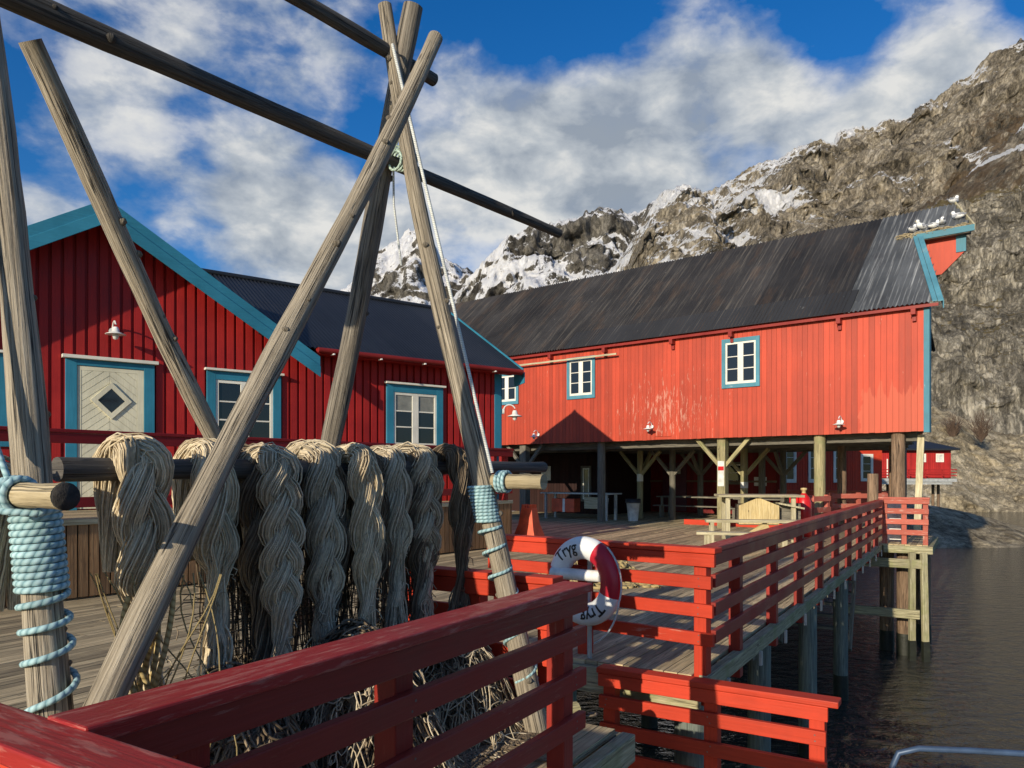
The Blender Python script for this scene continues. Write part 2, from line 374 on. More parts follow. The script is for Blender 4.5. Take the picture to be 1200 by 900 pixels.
def fbm(p, scale, octv=5, gain=0.5, ridged=False):
    a, t, s = 1.0, 0.0, 0.0; x, y, z = p[..., 0] / scale, p[..., 1] / scale, p[..., 2] / scale
    for i in range(octv):
        n = vnoise(x + i * 17.3, y + i * 9.1, z + i * 5.7)
        if ridged: n = 1 - np.abs(2 * n - 1)
        t = t + a * n; s += a; a *= gain; x, y, z = x * 2.03, y * 2.03, z * 2.03
    return t / s

# ================================================================= SKY, SUN, CAMERA
SUN_AZ, SUN_EL = 213.0, 17.0
w = bpy.data.worlds.new('World'); sc.world = w; w.use_nodes = True
nt = w.node_tree; nt.nodes.clear()
outw = nt.nodes.new('ShaderNodeOutputWorld'); bg = nt.nodes.new('ShaderNodeBackground')
nt.links.new(bg.outputs[0], outw.inputs[0])
sky = nt.nodes.new('ShaderNodeTexSky'); sky.sky_type = 'NISHITA'; sky.sun_disc = False
sky.sun_elevation = R(SUN_EL); sky.sun_rotation = R(SUN_AZ); sky.air_density = 1.0; sky.dust_density = 0.3; sky.ozone_density = 2.5
hs = N(nt, 'ShaderNodeHueSaturation', ins={'Hue': 0.5, 'Saturation': 1.38, 'Value': 1.06, 'Color': sky.outputs[0]})
g = nt.nodes.new('ShaderNodeTexCoord').outputs['Generated']
def dirv(px, py): v = Vector(((px - 600) / F, 1, (HZ - py) / F)); return v.normalized()
blobs = [(600, 165, 0.13, 0.30), (690, 185, 0.13, 0.27), (520, 235, 0.13, 0.22), (780, 170, 0.10, 0.16), (700, 255, 0.16, 0.20),
         (290, 215, 0.11, 0.20), (350, 270, 0.12, 0.22), (90, 195, 0.07, 0.10), (130, 105, 0.10, 0.08), (330, 60, 0.14, 0.10),
         (860, 85, 0.09, 0.15), (800, 60, 0.08, 0.10), (880, 165, 0.12, 0.17), (960, 105, 0.07, 0.10), (1010, 150, 0.09, 0.22), (1090, 110, 0.09, 0.22), (1150, 60, 0.10, 0.10),
         (20, 240, 0.06, 0.14), (90, 110, .09, .10), (200, 60, .10, .08), (180, 150, .05, .06), (560, 60, .06, .05), (1120, 40, .08, .08), (900, 110, .07, .08), (430, 330, 0.15, 0.15), (985, 75, 0.06, -0.12), (940, 20, .07, -.08), (1180, 15, 0.06, -0.06), (690, 20, .08, -.10), (620, 30, 0.14, -0.16), (960, 60, 0.05, -0.1), (220, 150, 0.06, -0.10), (60, 60, 0.10, -0.06), (150, 20, .1, -.05), (440, 130, 0.05, -0.08)]
acc = None
for (px, py, rad, wt) in blobs:
    dt = N(nt, 'ShaderNodeVectorMath', operation='DISTANCE', ins={0: g, 1: dirv(px, py)}).outputs['Value']
    e = N(nt, 'ShaderNodeMapRange', interpolation_type='SMOOTHSTEP', ins={0: dt, 1: 0.0, 2: rad * 1.25, 3: wt, 4: 0.0}).outputs[0]
    acc = e if acc is None else math_(nt, 'ADD', acc, e)
mp = N(nt, 'ShaderNodeMapping', ins={'Vector': g, 'Scale': (1.0, 1.0, 1.7)})
cn = noise(nt, mp.outputs[0], 6.0, 10, 0.56, 0.1)
cn2 = noise(nt, mp.outputs[0], 13.0, 6, 0.55, 0.2)
cov = math_(nt, 'ADD', math_(nt, 'ADD', math_(nt, 'MULTIPLY', cn, 0.75), math_(nt, 'MULTIPLY', cn2, 0.34)), acc)
mask = ramp(nt, cov, [(0.535, 0.0), (0.60, 0.18), (0.68, 0.62), (0.79, 0.94), (0.92, 1.0)])
shade = ramp(nt, math_(nt, 'ADD', math_(nt, 'MULTIPLY', cn2, 0.6), math_(nt, 'MULTIPLY', noise(nt, mp.outputs[0], 3.1, 5), 0.5)), [(0.43, (3.0, 3.5, 4.2)), (0.53, (5.0, 5.4, 5.8)), (0.62, (7.6, 7.6, 7.4))])
blue = mix(nt, 1.0, hs.outputs[0], (0.75, 0.95, 1.22), 'MULTIPLY')
skyc = mix(nt, mask, blue, shade)
nt.links.new(skyc, bg.inputs[0]); bg.inputs[1].default_value = 0.1

sd = bpy.data.lights.new('sun', 'SUN'); sd.energy = 5.0; sd.angle = R(0.5); sd.color = (1.0, 0.88, 0.69)
so = bpy.data.objects.new('sun', sd); COL.objects.link(so)
az, el = R(SUN_AZ), R(SUN_EL)
to_sun = Vector((math.sin(az) * math.cos(el), math.cos(az) * math.cos(el), math.sin(el)))
so.rotation_euler = to_sun.to_track_quat('Z', 'Y').to_euler(); so.location = to_sun * 50

cd = bpy.data.cameras.new('camera'); cam = bpy.data.objects.new('camera', cd); COL.objects.link(cam)
cam.location = (0, 0, EYE); cam.rotation_euler = (R(90), 0, 0)
cd.sensor_width = 36; cd.lens = F / 1200 * 36; cd.shift_y = (HZ - 450) / 1200; cd.clip_end = 6000; cd.clip_start = 0.05
sc.camera = cam
vs_ = sc.view_settings; vs_.view_transform = 'Standard'; vs_.look = 'None'; vs_.exposure = 0; vs_.gamma = 1; vs_.use_curve_mapping = False

# ================================================================= WATER AND TERRAIN
def mk_water():
    m, nt, b = mat('dark harbour water')
    setc(nt, b, 'Base Color', (0.050, 0.048, 0.037)); b.inputs['Roughness'].default_value = 0.07
    b.inputs['IOR'].default_value = 1.333
    c = coords(nt, 'Object', (1, 1, 1))
    n1 = noise(nt, coords(nt, 'Object', (1.0, 1.6, 1)), 1.9, 4, 0.6, 0.6); n2 = noise(nt, c, 7.0, 3, 0.6, 0.3)
    bump(nt, b, math_(nt, 'ADD', n1, math_(nt, 'MULTIPLY', n2, 0.30)), 0.62, 0.12)
    return m
mb = MB(); mb.add([(-600, -200, 0), (1500, -200, 0), (1500, 2500, 0), (-600, 2500, 0)], [(0, 1, 2, 3)])
tag(mb.build('water', mk_water(), loc=(0, 0, WATER)), kind='structure')

def mk_rock(name, cs, scale, snow=False, veg=None, bs=0.8, vstretch=0.35, crack=0.75, sn=0.8, streak=0.0):
    m, nt, b = mat(name)
    o = coords(nt, 'Object', (1 / scale, 1 / scale, vstretch / scale)); o2 = coords(nt, 'Object', (1 / scale,) * 3)
    n1 = noise(nt, o, 1.0, 12, 0.72, 0.25); n2 = noise(nt, o2, 3.5, 12, 0.78, 0.4); n3 = noise(nt, o, 5.0, 10, 0.75, 0.6)
    n4 = noise(nt, coords(nt, 'Object', (1 / scale, 1 / scale, vstretch * .4 / scale)), 11.0, 8, 0.75, 0.3)
    t = math_(nt, 'ADD', math_(nt, 'ADD', math_(nt, 'MULTIPLY', n1, 0.34), math_(nt, 'MULTIPLY', n2, 0.26)), math_(nt, 'ADD', math_(nt, 'MULTIPLY', n3, 0.2), math_(nt, 'MULTIPLY', n4, 0.2)))
    col = ramp(nt, t, [(0.435, cs[0]), (0.48, cs[1]), (0.52, cs[2]), (0.572, cs[3])])
    # fissures: thin dark lines where a stretched noise crosses its middle value
    f1 = math_(nt, 'ABSOLUTE', math_(nt, 'SUBTRACT', noise(nt, o, 2.6, 9, 0.7, 0.4), 0.5))
    f2 = math_(nt, 'ABSOLUTE', math_(nt, 'SUBTRACT', noise(nt, o, 7.0, 8, 0.7, 0.3), 0.5))
    ck = math_(nt, 'MULTIPLY', ramp(nt, f1, [(0.0, 0.3), (0.035, 1.0)]), ramp(nt, f2, [(0.0, 0.4), (0.04, 1.0)]))
    col = mix(nt, crack, col, ck, 'MULTIPLY')
    if streak:
        sk = noise(nt, coords(nt, 'Object', (3.2 / scale, 3.2 / scale, .16 / scale)), 1.6, 9, 0.72, 0.1)
        col = mix(nt, math_(nt, 'MULTIPLY', ramp(nt, sk, [(0.46, 1.0), (0.54, 0.0)]), streak), col, (0.05, 0.045, 0.04))
        col = mix(nt, math_(nt, 'MULTIPLY', ramp(nt, sk, [(0.56, 0.0), (0.66, 1.0)]), streak * .6), col, (0.5, 0.46, 0.38))
    if veg:
        v = math_(nt, 'ADD', attr(nt, 'veg'), math_(nt, 'MULTIPLY', math_(nt, 'SUBTRACT', n2, 0.5), 1.5))
        vc = ramp(nt, noise(nt, o2, 8, 8, 0.75), [(0.35, veg[0]), (0.65, veg[1])])
        col = mix(nt, ramp(nt, v, [(0.5, 0.0), (0.6, 0.85)]), col, vc)
    if snow:
        s = math_(nt, 'ADD', attr(nt, 'snow'), math_(nt, 'MULTIPLY', math_(nt, 'SUBTRACT', noise(nt, o2, 9.0, 10, 0.78), 0.5), sn))
        col = mix(nt, ramp(nt, s, [(0.49, 0.0), (0.53, 1.0)]), col, (0.80, 0.81, 0.84))
    setc(nt, b, 'Base Color', col); b.inputs['Roughness'].default_value = 0.9; b.inputs['Specular IOR Level'].default_value = 0.2
    bump(nt, b, math_(nt, 'ADD', t, math_(nt, 'MULTIPLY', ck, 0.10)), bs, scale * 0.45)
    return m

def mountain(name, ridge, Yr, Yb, pxr, nx, nv, amp, nscale, m, prof=1.0, zb=WATER - 3, snowf=None, vegf=None, octv=6, jag=0.0, ribs=None):
    px = np.linspace(pxr[0], pxr[1], nx); rp = np.array(ridge, float)
    py = np.interp(px, rp[:, 0], rp[:, 1])
    Yrv = Yr(px) if callable(Yr) else np.full(nx, float(Yr)); Ybv = Yb(px) if callable(Yb) else np.full(nx, float(Yb))
    zr = EYE + (HZ - py) / F * Yrv
    v = np.concatenate([np.linspace(0, 1, nv), np.linspace(1.03, 1.5, max(nv // 6, 4))])
    PX, V = np.meshgrid(px, v)
    Y = Ybv[None] + (Yrv - Ybv)[None] * V
    gz = np.where(V <= 1, np.clip(V, 0, 1) ** prof, 1 - (V - 1) * 1.2)
    Z = zb + (zr[None] - zb) * gz; X = (PX - 600) / F * Y
    P = np.stack([X, Y, Z], -1)
    P0_ = P
    env = np.clip(V * 6, 0, 1) * np.where(V > 0.9, 1 - np.clip((V - 0.9) * 4, 0, 0.6), 1)
    q = P.copy(); q[..., 2] *= 0.55
    rn = fbm(q, nscale, octv, 0.52, True) - 0.55
    dY = (amp * rn * 2 + amp * 0.45 * (fbm(q + 57.0, nscale * 0.22, 5, 0.6, True) - 0.55)) * env
    rib = None
    if ribs:
        k_, sc_, am_ = ribs
        Q = np.stack([P[..., 0] + k_ * P[..., 2] + 0.35 * sc_ * fbm(P, sc_, 4), P[..., 1] * 0.3, 0.22 * P[..., 2]], -1)
        rib = fbm(Q, sc_, 6, 0.55, True); dY = dY + am_ * (rib - 0.58) * 2 * env
    dz = amp * (fbm(P + 311.0, nscale * 0.45, 5, 0.55, True) - 0.55) * 0.8 * env
    Y2 = Y - dY; P2 = np.stack([(PX - 600) / F * Y, Y2, Z + dz + jag * (fbm(np.stack([PX, PX * 0, PX * 0], -1), 8, 5, 0.62, True) - 0.5) * np.clip(V, 0, 1) ** 4], -1)
    n0, n1 = P2.shape[:2]
    idx = np.arange(n0 * n1).reshape(n0, n1)
    faces = np.stack([idx[:-1, :-1], idx[:-1, 1:], idx[1:, 1:], idx[1:, :-1]], -1).reshape(-1, 4)
    me = bpy.data.meshes.new(name); me.from_pydata(P2.reshape(-1, 3).tolist(), [], faces.tolist()); me.update()
    nr = np.zeros(n0 * n1 * 3, np.float32); me.vertices.foreach_get('normal', nr); nz = nr.reshape(n0, n1, 3)
    ctx = dict(PX=PX, V=V, P=P2, nz=nz[..., 2], rn=rn, rib=None if rib is None else (rib - rib.mean()) / rib.std())
    for nm, fn in (('snow', snowf), ('veg', vegf)):
        if fn is None: continue
        at = me.attributes.new(nm, 'FLOAT', 'POINT'); at.data.foreach_set('value', np.asarray(fn(ctx), np.float32).ravel())
    me.materials.append(m); me.polygons.foreach_set('use_smooth', np.ones(len(me.polygons), bool))
    o = bpy.data.objects.new(name, me); COL.objects.link(o); tag(o, kind='structure'); return o
greys = [(0.07, 0.062, 0.05), (0.235, 0.20, 0.15), (0.40, 0.345, 0.26), (0.62, 0.55, 0.44)]
M['rock_far'] = mk_rock('far snowy rock', [(0.05, 0.046, 0.042), (0.12, 0.11, 0.095), (0.20, 0.185, 0.16), (0.30, 0.28, 0.24)], 60, True, None, 0.7, 0.5)
M['rock_mid'] = mk_rock('brown mountain rock', greys, 34, True, ((0.075, 0.048, 0.028), (0.17, 0.115, 0.065)), 0.8, 0.45)
M['rock_cliff'] = mk_rock('grey cliff rock', [(0.10, 0.09, 0.072), (0.34, 0.305, 0.24), (0.54, 0.485, 0.385), (0.74, 0.67, 0.54)], 9, False, ((0.12, 0.085, 0.03), (0.26, 0.20, 0.08)), 0.9, 0.28, streak=0.5)
M['rock_shore'] = mk_rock('pale shore rock', [(0.20, 0.16, 0.10), (0.42, 0.35, 0.235), (0.56, 0.47, 0.32), (0.70, 0.60, 0.44)], 7, False, ((0.10, 0.11, 0.045), (0.2, 0.17, 0.08)), 0.7, 0.8)
far = [(300, 380), (400, 345), (430, 318), (447, 305), (462, 296), (480, 283), (492, 281), (505, 290), (520, 312), (550, 328), (600, 352), (700, 420)]
mountain('snowy_hill', far, 1500, 800, (300, 720), 260, 150, 75, 210, M['rock_far'], 1.15, octv=7, jag=13,
         snowf=lambda c: 0.60 + (c['nz'] - c['nz'].mean()) * 0.35 - c['rib'] * .11 + (fbm(c['P'], 120, 5) - 0.5) * 0.5, ribs=(0.5, 90, 45))
mid = [(480, 420), (540, 352), (560, 325), (580, 300), (595, 290), (612, 278), (640, 274), (672, 272), (685, 262), (700, 257), (722, 258), (745, 266), (760, 250), (775, 240), (800, 228), (826, 236), (850, 260), (900, 300), (1000, 380)]
mountain('snow_streaked_hill', mid, 1050, 520, (480, 1000), 330, 170, 62, 150, M['rock_far'], 1.2, octv=7, jag=12,
         snowf=lambda c: 0.58 + (c['nz'] - c['nz'].mean()) * 0.35 - c['rib'] * .12 + (fbm(c['P'], 90, 4) - 0.5) * 0.6, ribs=(0.5, 70, 36))
big = [(640, 420), (700, 345), (740, 290), (765, 245), (780, 238), (800, 231), (815, 228), (832, 236), (855, 216), (870, 207), (885, 204), (900, 206), (915, 196), (938, 184), (955, 181), (968, 184), (975, 170), (990, 166), (1015, 161), (1040, 156), (1058, 148), (1075, 136), (1090, 128), (1108, 112), (1130, 98), (1150, 82), (1175, 68), (1200, 54), (1300, 5), (1500, -70), (1800, -110)]
def snow_big(c):
    P = c['P']; west = np.clip((1000 - c['PX']) / 130, 0, 1)
    base = 0.255 + 0.275 * west - c['rib'] * (.085 + .05 * west) + (c['nz'] - c['nz'].mean()) * 0.25 + (fbm(P, 45, 4) - 0.5) * 0.55
    return base + 0.15 * np.clip((c['V'] - 0.8) / 0.2, 0, 1) * np.clip((1280 - c['PX']) / 150, 0, 1)
mountain('brown_hill', big, 640, 260, (620, 1420), 760, 340, 34, 85, M['rock_mid'], 1.1, octv=8, jag=6, snowf=snow_big, ribs=(0.45, 38, 22),
         vegf=lambda c: 0.28 + 0.38 * np.clip((c['PX'] - 1010) / 130, 0, 1) * np.clip(1 - np.abs(c['V'] - 0.62) / 0.3, 0, 1))
slope = [(930, 360), (1000, 300), (1050, 268), (1100, 235), (1150, 195), (1200, 150), (1300, 75), (1500, -30), (1800, -90)]
mountain('heather_hill', slope, 330, 150, (930, 1500), 380, 150, 12, 40, M['rock_mid'], 1.0, octv=7, jag=4,
         snowf=lambda c: 0.02 + np.clip((fbm(np.stack([c['P'][..., 0] - 1.1 * c['P'][..., 2], c['P'][..., 2] * 2.6, c['P'][..., 1] * .2], -1), 22, 4, .5, True) - .70) * 5, -1, .8), vegf=lambda c: 0.62 + (fbm(c['P'], 25, 4) - 0.5) * 0.8)
cliff = [(850, 440), (950, 360), (1020, 300), (1080, 250), (1100, 244), (1130, 238), (1165, 232), (1200, 222), (1260, 195), (1350, 150), (1500, 90), (1800, 40)]
mountain('cliff_hill', cliff, 158, 107, (900, 1420), 700, 380, 6.0, 16, M['rock_cliff'], 0.62, octv=8, jag=1.5,
         vegf=lambda c: 0.10 + (c['nz'] - 0.35) * 0.9 + 0.4 * np.clip((c['V'] - 0.86) / 0.14, 0, 1) + 0.15 * (fbm(c['P'], 12, 4) - 0.5))
# pale bare rock at the foot of the cliff
shore = [(880, 520), (980, 500), (1040, 490), (1090, 478), (1120, 486), (1150, 505), (1180, 512), (1200, 510), (1300, 500), (1500, 480), (1800, 470)]
mountain('shore_rock', shore, 104, 82, (880, 1800), 330, 120, 2.6, 9, M['rock_shore'], 0.8, octv=7, jag=0.4,
         vegf=lambda c: 0.22 + (c['nz'] - 0.6) * 0.5 - 0.2 * np.clip(0.25 - c['V'], 0, 1))
hump = [(820, 560), (930, 570), (1000, 576), (1060, 588), (1090, 593), (1130, 601), (1170, 611), (1200, 620), (1240, 634), (1290, 650)]
mountain('low_rock', hump, 50, 42.5, (820, 1290), 200, 60, 0.5, 5, M['rock_shore'], 0.75, zb=WATER - 0.25, octv=6,
         vegf=lambda c: 0.25 + 0.3 * (c['V'] > 0.3) * (fbm(c['P'], 4, 4)) - 0.1)

# ================================================================= DECK
VE = 1.85                                 # quay edge
def deck():
    mb = MB(); bw, gap = 0.118, 0.007
    k = 0; V = 0.85
    while V < 17:
        a, b_ = V, V + bw - gap
        segs = []
        UE = 22.4 if V < VE else (29.0 if V < 5 else 34.0)
        if V < VE: segs = [(19.35, UE)]
        elif V < 3.45: segs = [(-3.0, 4.36), (5.86, UE)]
        else: segs = [(-3.0, UE)]
        for (u0, u1) in segs:
            u = u0
            while u < u1 - 0.01:
                e = min(u1, u + random.choice((3.6, 4.2, 4.8)) if not (u == u0) else u + random.uniform(1.2, 4.6))
                e = min(e, u1)
                dz = random.uniform(-0.003, 0.002)
                c = UVw((u + e) / 2, (a + b_) / 2, -0.02 + dz)
                du = UVw((e - u) / 2 - 0.002, 0); dv = UVw(0, (b_ - a) / 2)
                mb.obox(c, du, dv, (0, 0, 0.02))
                u = e
        V += bw; k += 1
    o = mb.build('deck', M['deck']); tag(o, kind='structure')
    # joists and edge timber
    jb = MB()
    for u in np.arange(-2.6, 28.8, 1.15):
        v0 = VE + 0.03 if not (19.35 < u < 22.2) else 0.9
        v1 = 16.8
        if 4.36 < u < 5.86: v0 = 3.45
        jb.beam(UVw(u, v0, -0.16), UVw(u, v1, -0.16), 0.09, 0.235)
    for v in np.arange(3.6, 16.8, 2.6): jb.beam(UVw(-2.9, v, -0.41), UVw(28.6, v, -0.41), 0.2, 0.25)
    tag(jb.build('deck_joists', M['post_grey']), kind='structure')
    e = MB()
    e.beam(UVw(5.90, VE - 0.03, -0.075), UVw(19.36, VE - 0.03, -0.075), 0.09, 0.14)
    e.beam(UVw(-3, VE - 0.03, -0.09), UVw(4.36, VE - 0.03, -0.09), 0.09, 0.17)
    e.beam(UVw(5.83, VE - 0.02, -0.145), UVw(5.83, 3.44, -0.145), 0.06, 0.22)
    e.beam(UVw(4.395, VE + 0.0, -0.145), UVw(4.395, 3.44, -0.145), 0.06, 0.22)
    e.beam(UVw(19.31, 0.75, -0.11), UVw(19.31, VE - .1, -0.11), 0.10, 0.17)
    e.beam(UVw(19.3, 0.80, -0.11), UVw(22.4, 0.80, -0.11), 0.10, 0.17)
    tag(e.build('deck_edge', M['edge'], bevel=0.008), kind='structure')
    br = MB()
    for u in np.arange(6.4, 19.2, 1.15):
        c = UVw(u, VE - 0.085, -0.2); br.obox(c, UVw(0.02, 0), UVw(0, 0.012), (0, 0, 0.07))
    tag(br.build('joist_brackets', M['metal_grey']), kind='structure')
deck()
# patch of plank ends under the crossing boards
# piles under the quay
def pile(U, V, r, z1, m, label, group=None, lean=(0, 0)):
    p = UVw(U, V); t = thing('deck_pile', label, 'pile', (p.x, p.y, WATER - 0.6), 0, group)
    mb = MB(); n = 14; zs = np.linspace(0, z1 - WATER + 0.6, n)
    mb.tube([(lean[0] * (1 - z / zs[-1]), lean[1] * (1 - z / zs[-1]), z) for z in zs], r * rng.normal(1, 0.015, n), 14)
    mb.build('shaft', m, t)
    wb = MB(); wb.tube([(lean[0] * (1 - z / zs[-1]), lean[1] * (1 - z / zs[-1]), z) for z in (0.05, 0.6, 0.95, 1.1)], [r * 1.05, r * 1.06, r * 1.04, r * 0.99], 14, caps=False)
    wb.build('weed_band', M['weed'], t)
    return t
M['weed'] = plain('dark tidal weed', (0.012, 0.014, 0.008), 0.6, 0, 9, 0.5, 0.8)
PG = 'blue grey piles carrying the quay deck'
for i, (u, v) in enumerate([(6.25, 2.05), (8.9, 2.1), (11.9, 2.1), (15.2, 2.1), (8.9, 4.6), (11.9, 4.6), (14.9, 4.6), (6.25, 4.4), (17.6, 4.6)]):
    lab = ['blue grey round pile at the near corner of the quay', 'blue grey round pile below the near third of the railing', 'blue grey round pile below the middle of the railing', 'blue grey pile in the shade below the far railing',
           'back row pile in shadow under the deck'][min(i, 4)]
    pile(u, v, 0.13, -0.27, M['pile_blue'], lab, PG)
pile(4.5, 2.1, 0.12, -0.2, M['pile_blue'], 'blue grey pile beside the end post of the near railing', PG)
pile(19.75, 1.35, 0.17, -0.2, M['post_brown'], 'thick brown log pile under the far platform corner', 'brown log piles under the far platform')
pile(20.1, 1.75, 0.16, -0.2, M['post_brown'], 'brown log pile half hidden behind another under the far platform', 'brown log piles under the far platform')
pile(21.6, 1.05, 0.17, -0.2, M['post_brown'], 'brown log pile deepest under the far platform', 'brown log piles under the far platform')
def fender(U, V, label, lean):
    p = UVw(U, V); t = thing('fender_plank', label, 'fender', (p.x, p.y, WATER - 0.4), 0, 'upright fender timbers on the far platform')
    mb = MB(); mb.beam((lean, 0, 0), (0, 0, -WATER + 0.24), 0.13, 0.09, (0, 1, 0)); mb.build('timber', M['edge'], t, bevel=0.006)
    mb = MB(); mb.beam((lean * 1.02, -0.003, 0.02), (lean * 0.7, -0.003, 0.85), 0.145, 0.105, (0, 1, 0)); mb.build('weed_band', M['weed'], t)
fender(19.2, 0.93, 'pale greenish fender timber at the outer platform corner', 0.06)
fender(19.2, 1.16, 'second fender timber beside the outermost one', 0.0)
for z, u0, v0, v1, lb in ((-1.55, 19.15, 1.0, 2.6, 'lower mossy timber bracing the far piles close to the water'), (-0.42, 19.2, 0.95, 2.4, 'upper timber bracing the far piles just under the platform')):
    tb = MB(); tb.beam(UVw(u0, v0, z), UVw(u0, v1, z), 0.10, 0.2); tag(tb.build('cross_brace', M['edge'], bevel=0.006), lb, 'brace')
st = thing('timber_stair', 'dark slatted timber stair under the quay beside the far piles', 'stair', UVw(18.2, 2.2, 0))
mb = MB()
for i in range(6):
    z = -0.5 - i * 0.24; a = UVw(18.0 - i * .12, 2.2) - UVw(18.2, 2.2); b_ = UVw(18.0 - i * .12, 3.6) - UVw(18.2, 2.2)
    mb.beam((a.x, a.y, z), (b_.x, b_.y, z), 0.2, 0.05)
mb.build('treads', M['post_grey'], st)
mb = MB()
for v in (2.2, 3.6):
    a = UVw(18.1, v) - UVw(18.2, 2.2); b_ = UVw(17.2, v) - UVw(18.2, 2.2)
    mb.beam((a.x, a.y, -0.4), (b_.x, b_.y, -2.1), 0.06, 0.2)
mb.build('stringers', M['post_grey'], st)

# ================================================================= RAILINGS
def railing(label, A, B, z0, m, posts, side=-1, H=1.02, tops=(0.795, 0.57, 0.345), bh=0.105, cap=0.15, toph=0.105, pz=-0.25, capover=0.0, group=None, mcap=None):
    """boards on the 'side' (local y) face of the posts, flat cap on top"""
    A, B = Vector(A), Vector(B); d = B - A; L = d.length
    t = thing('railing', label, 'railing', (A.x, A.y, z0), math.atan2(d.y, d.x), group)
    pw = 0.105
    for x in posts:
        mb = MB(); mb.box(x - pw / 2, x + pw / 2, -pw / 2, pw / 2, pz, H - 0.048); mb.build('post', m, t, bevel=0.006)
    y0 = side * (pw / 2 + 0.002); y1 = side * (pw / 2 + 0.045)
    ya, yb = min(y0, y1), max(y0, y1)
    mb = MB(); mb.box(-0.02, L + 0.02, ya, yb, H - 0.048 - toph, H - 0.05); mb.build('top_board', m, t, bevel=0.005)
    for z in tops:
        mb = MB(); mb.box(-0.01 + random.uniform(-.01, .01), L + random.uniform(-.01, .015), ya, yb, z - bh, z + random.uniform(-.004, .004))
        mb.cur = 1
        for x in posts:
            for zz in (z - bh * .27, z - bh * .73):
                cx_, cz_ = x + random.uniform(-.012, .012), zz + random.uniform(-.006, .006)
                mb.add([(cx_ + .006 * math.cos(a), y1 + side * .0012, cz_ + .006 * math.sin(a)) for a in np.linspace(0, 2 * math.pi, 7)[:6] * (1 if side < 0 else -1)], [(0, 1, 2, 3, 4, 5)])
        mb.build('board', [m, M['screw']], t, bevel=0.005)
    c = (y1 + (-side) * pw * 0.5) / 2
    mb = MB(); mb.box(-0.03, L + 0.03 + capover, c - cap / 2 + side * 0.012, c + cap / 2 + side * 0.012, H - 0.046, H); mb.build('cap_rail', mcap or m, t, bevel=0.007)
    return t
E1 = UVw(3.80, VE); K1 = UVw(0.93, VE)
railing('nearest dark red railing with wide flat cap in front of the hanging nets', UVw(0.985, VE), UVw(3.62, VE), 0, M['rail_red'], [0.3, 1.185, 2.515], side=-1, cap=0.17, bh=.092, toph=.10, mcap=M['rail_cap'])
railing('red railing piece with a sunlit edge in the bottom left corner of the picture', UVw(0.9225, 2.25), UVw(0.9225, 0.3), 0, M['rail_orange'], [0.1, 1.0, 1.8], side=-1, cap=0.155, H=1.012, mcap=M['rail_cap'])
railing('short red railing behind the leaning pole and nets', UVw(4.25, 3.5), UVw(4.25, 2.27), 0, M['rail_orange'], [0.05, 0.62, 1.17], side=-1, H=.95, tops=(.72, .49, .27))
railing('orange red railing behind the life ring', UVw(6.2, 4.0), UVw(5.95, VE - 0.115), 0, M['rail_orange'], [0.08, 1.05, 2.16], side=-1)
railing('long red railing along the quay edge above the water', UVw(6.0, VE), UVw(19.4, VE), 0, M['rail_red'], [0.95 + 1.47 * i for i in range(9)], side=-1, mcap=M['rail_cap'])
railing('sun bleached pink railing closing the far platform', UVw(19.4, 1.83), UVw(19.4, 0.84), 0.06, M['rail_worn'], [0.1, 0.5, 0.93], side=-1, tops=(0.76, 0.52, 0.28), bh=0.12, pz=-0.06)
railing('low landing railing beneath the quay corner by the water', UVw(5.72, 2.6), UVw(5.72, 0.88), -1.0, M['rail_orange'], [0.06, .9, 1.66], side=-1, pz=-0.1, capover=0.06)
mb = MB()
for i in range(14): mb.obox(UVw(4.62 + i * .1, 1.9, -1.04), UVw(0.047, 0), UVw(0, 1.2), (0, 0, 0.02))
tag(mb.build('landing', M['deck']), kind='structure')

# ================================================================= RED HOUSE WITH GABLE
WS, WP = 0.168, 0.118                      # board pitch and width
house = thing('house', 'red boarded house with blue trimmed cross gable and black corrugated roof', 'house', (-0.29, 17.2, 0), R(38))
GX, GA, GS = -8.11, 5.86, 0.605            # gable centre, ridge height, slope
EZ, RY = 3.86, 2.74                        # eave height at y=-0.4, ridge depth
def gable_z(x): return GA - 0.10 - GS * abs(x - GX)
def wall_top(x): return max(EZ + 0.19, gable_z(x))
mb = MB()
mb.prism([(-13, 0.02, 0.75), (0, 0.02, 0.75), (0, 0.02, EZ + 0.15), (-4.7, 0.02, EZ + 0.15), (GX, 0.02, GA - 0.12), (-11.5, 0.02, EZ + 0.15), (-13, 0.02, EZ + 0.15)], (0, 0.1, 0), 0.5)
x = -13.0
while x < -0.16:
    x0, x1 = x, x + WP
    t0, t1 = wall_top(x0), wall_top(x1)
    pts = [(x0, -0.028, 0.75), (x1, -0.028, 0.75), (x1, -0.028, t1)]
    if x0 < GX < x1: pts.append((GX, -0.028, GA - 0.1))
    pts.append((x0, -0.028, t0))
    mb.prism(pts, (0, 0.046, 0)); x += WS
mb.build('front_wall', M['house_red'], house)
mb = MB()                                   # right gable end
prof = lambda y: EZ + 0.15 + 0.6 * (min(y, 2 * RY - y))
mb.prism([(-0.02, 0, 0.75), (-0.02, 2 * RY, 0.75), (-0.02, 2 * RY, EZ + .15), (-0.02, RY, prof(RY)), (-0.02, 0, EZ + .15)], (-0.1, 0, 0), 0.5)
y = 0.1
while y < 2 * RY - .1:
    mb.prism([(0.028, y, 0.75), (0.028, y + WP, 0.75), (0.028, y + WP, prof(y + WP)), (0.028, y, prof(y))], (-0.046, 0, 0)); y += WS
mb.build('end_wall', M['house_red'], house)
mb = MB(); mb.box(-13, 0, 2 * RY - 0.1, 2 * RY, 0.75, EZ + .1); mb.build('back_wall', M['house_red'], house)
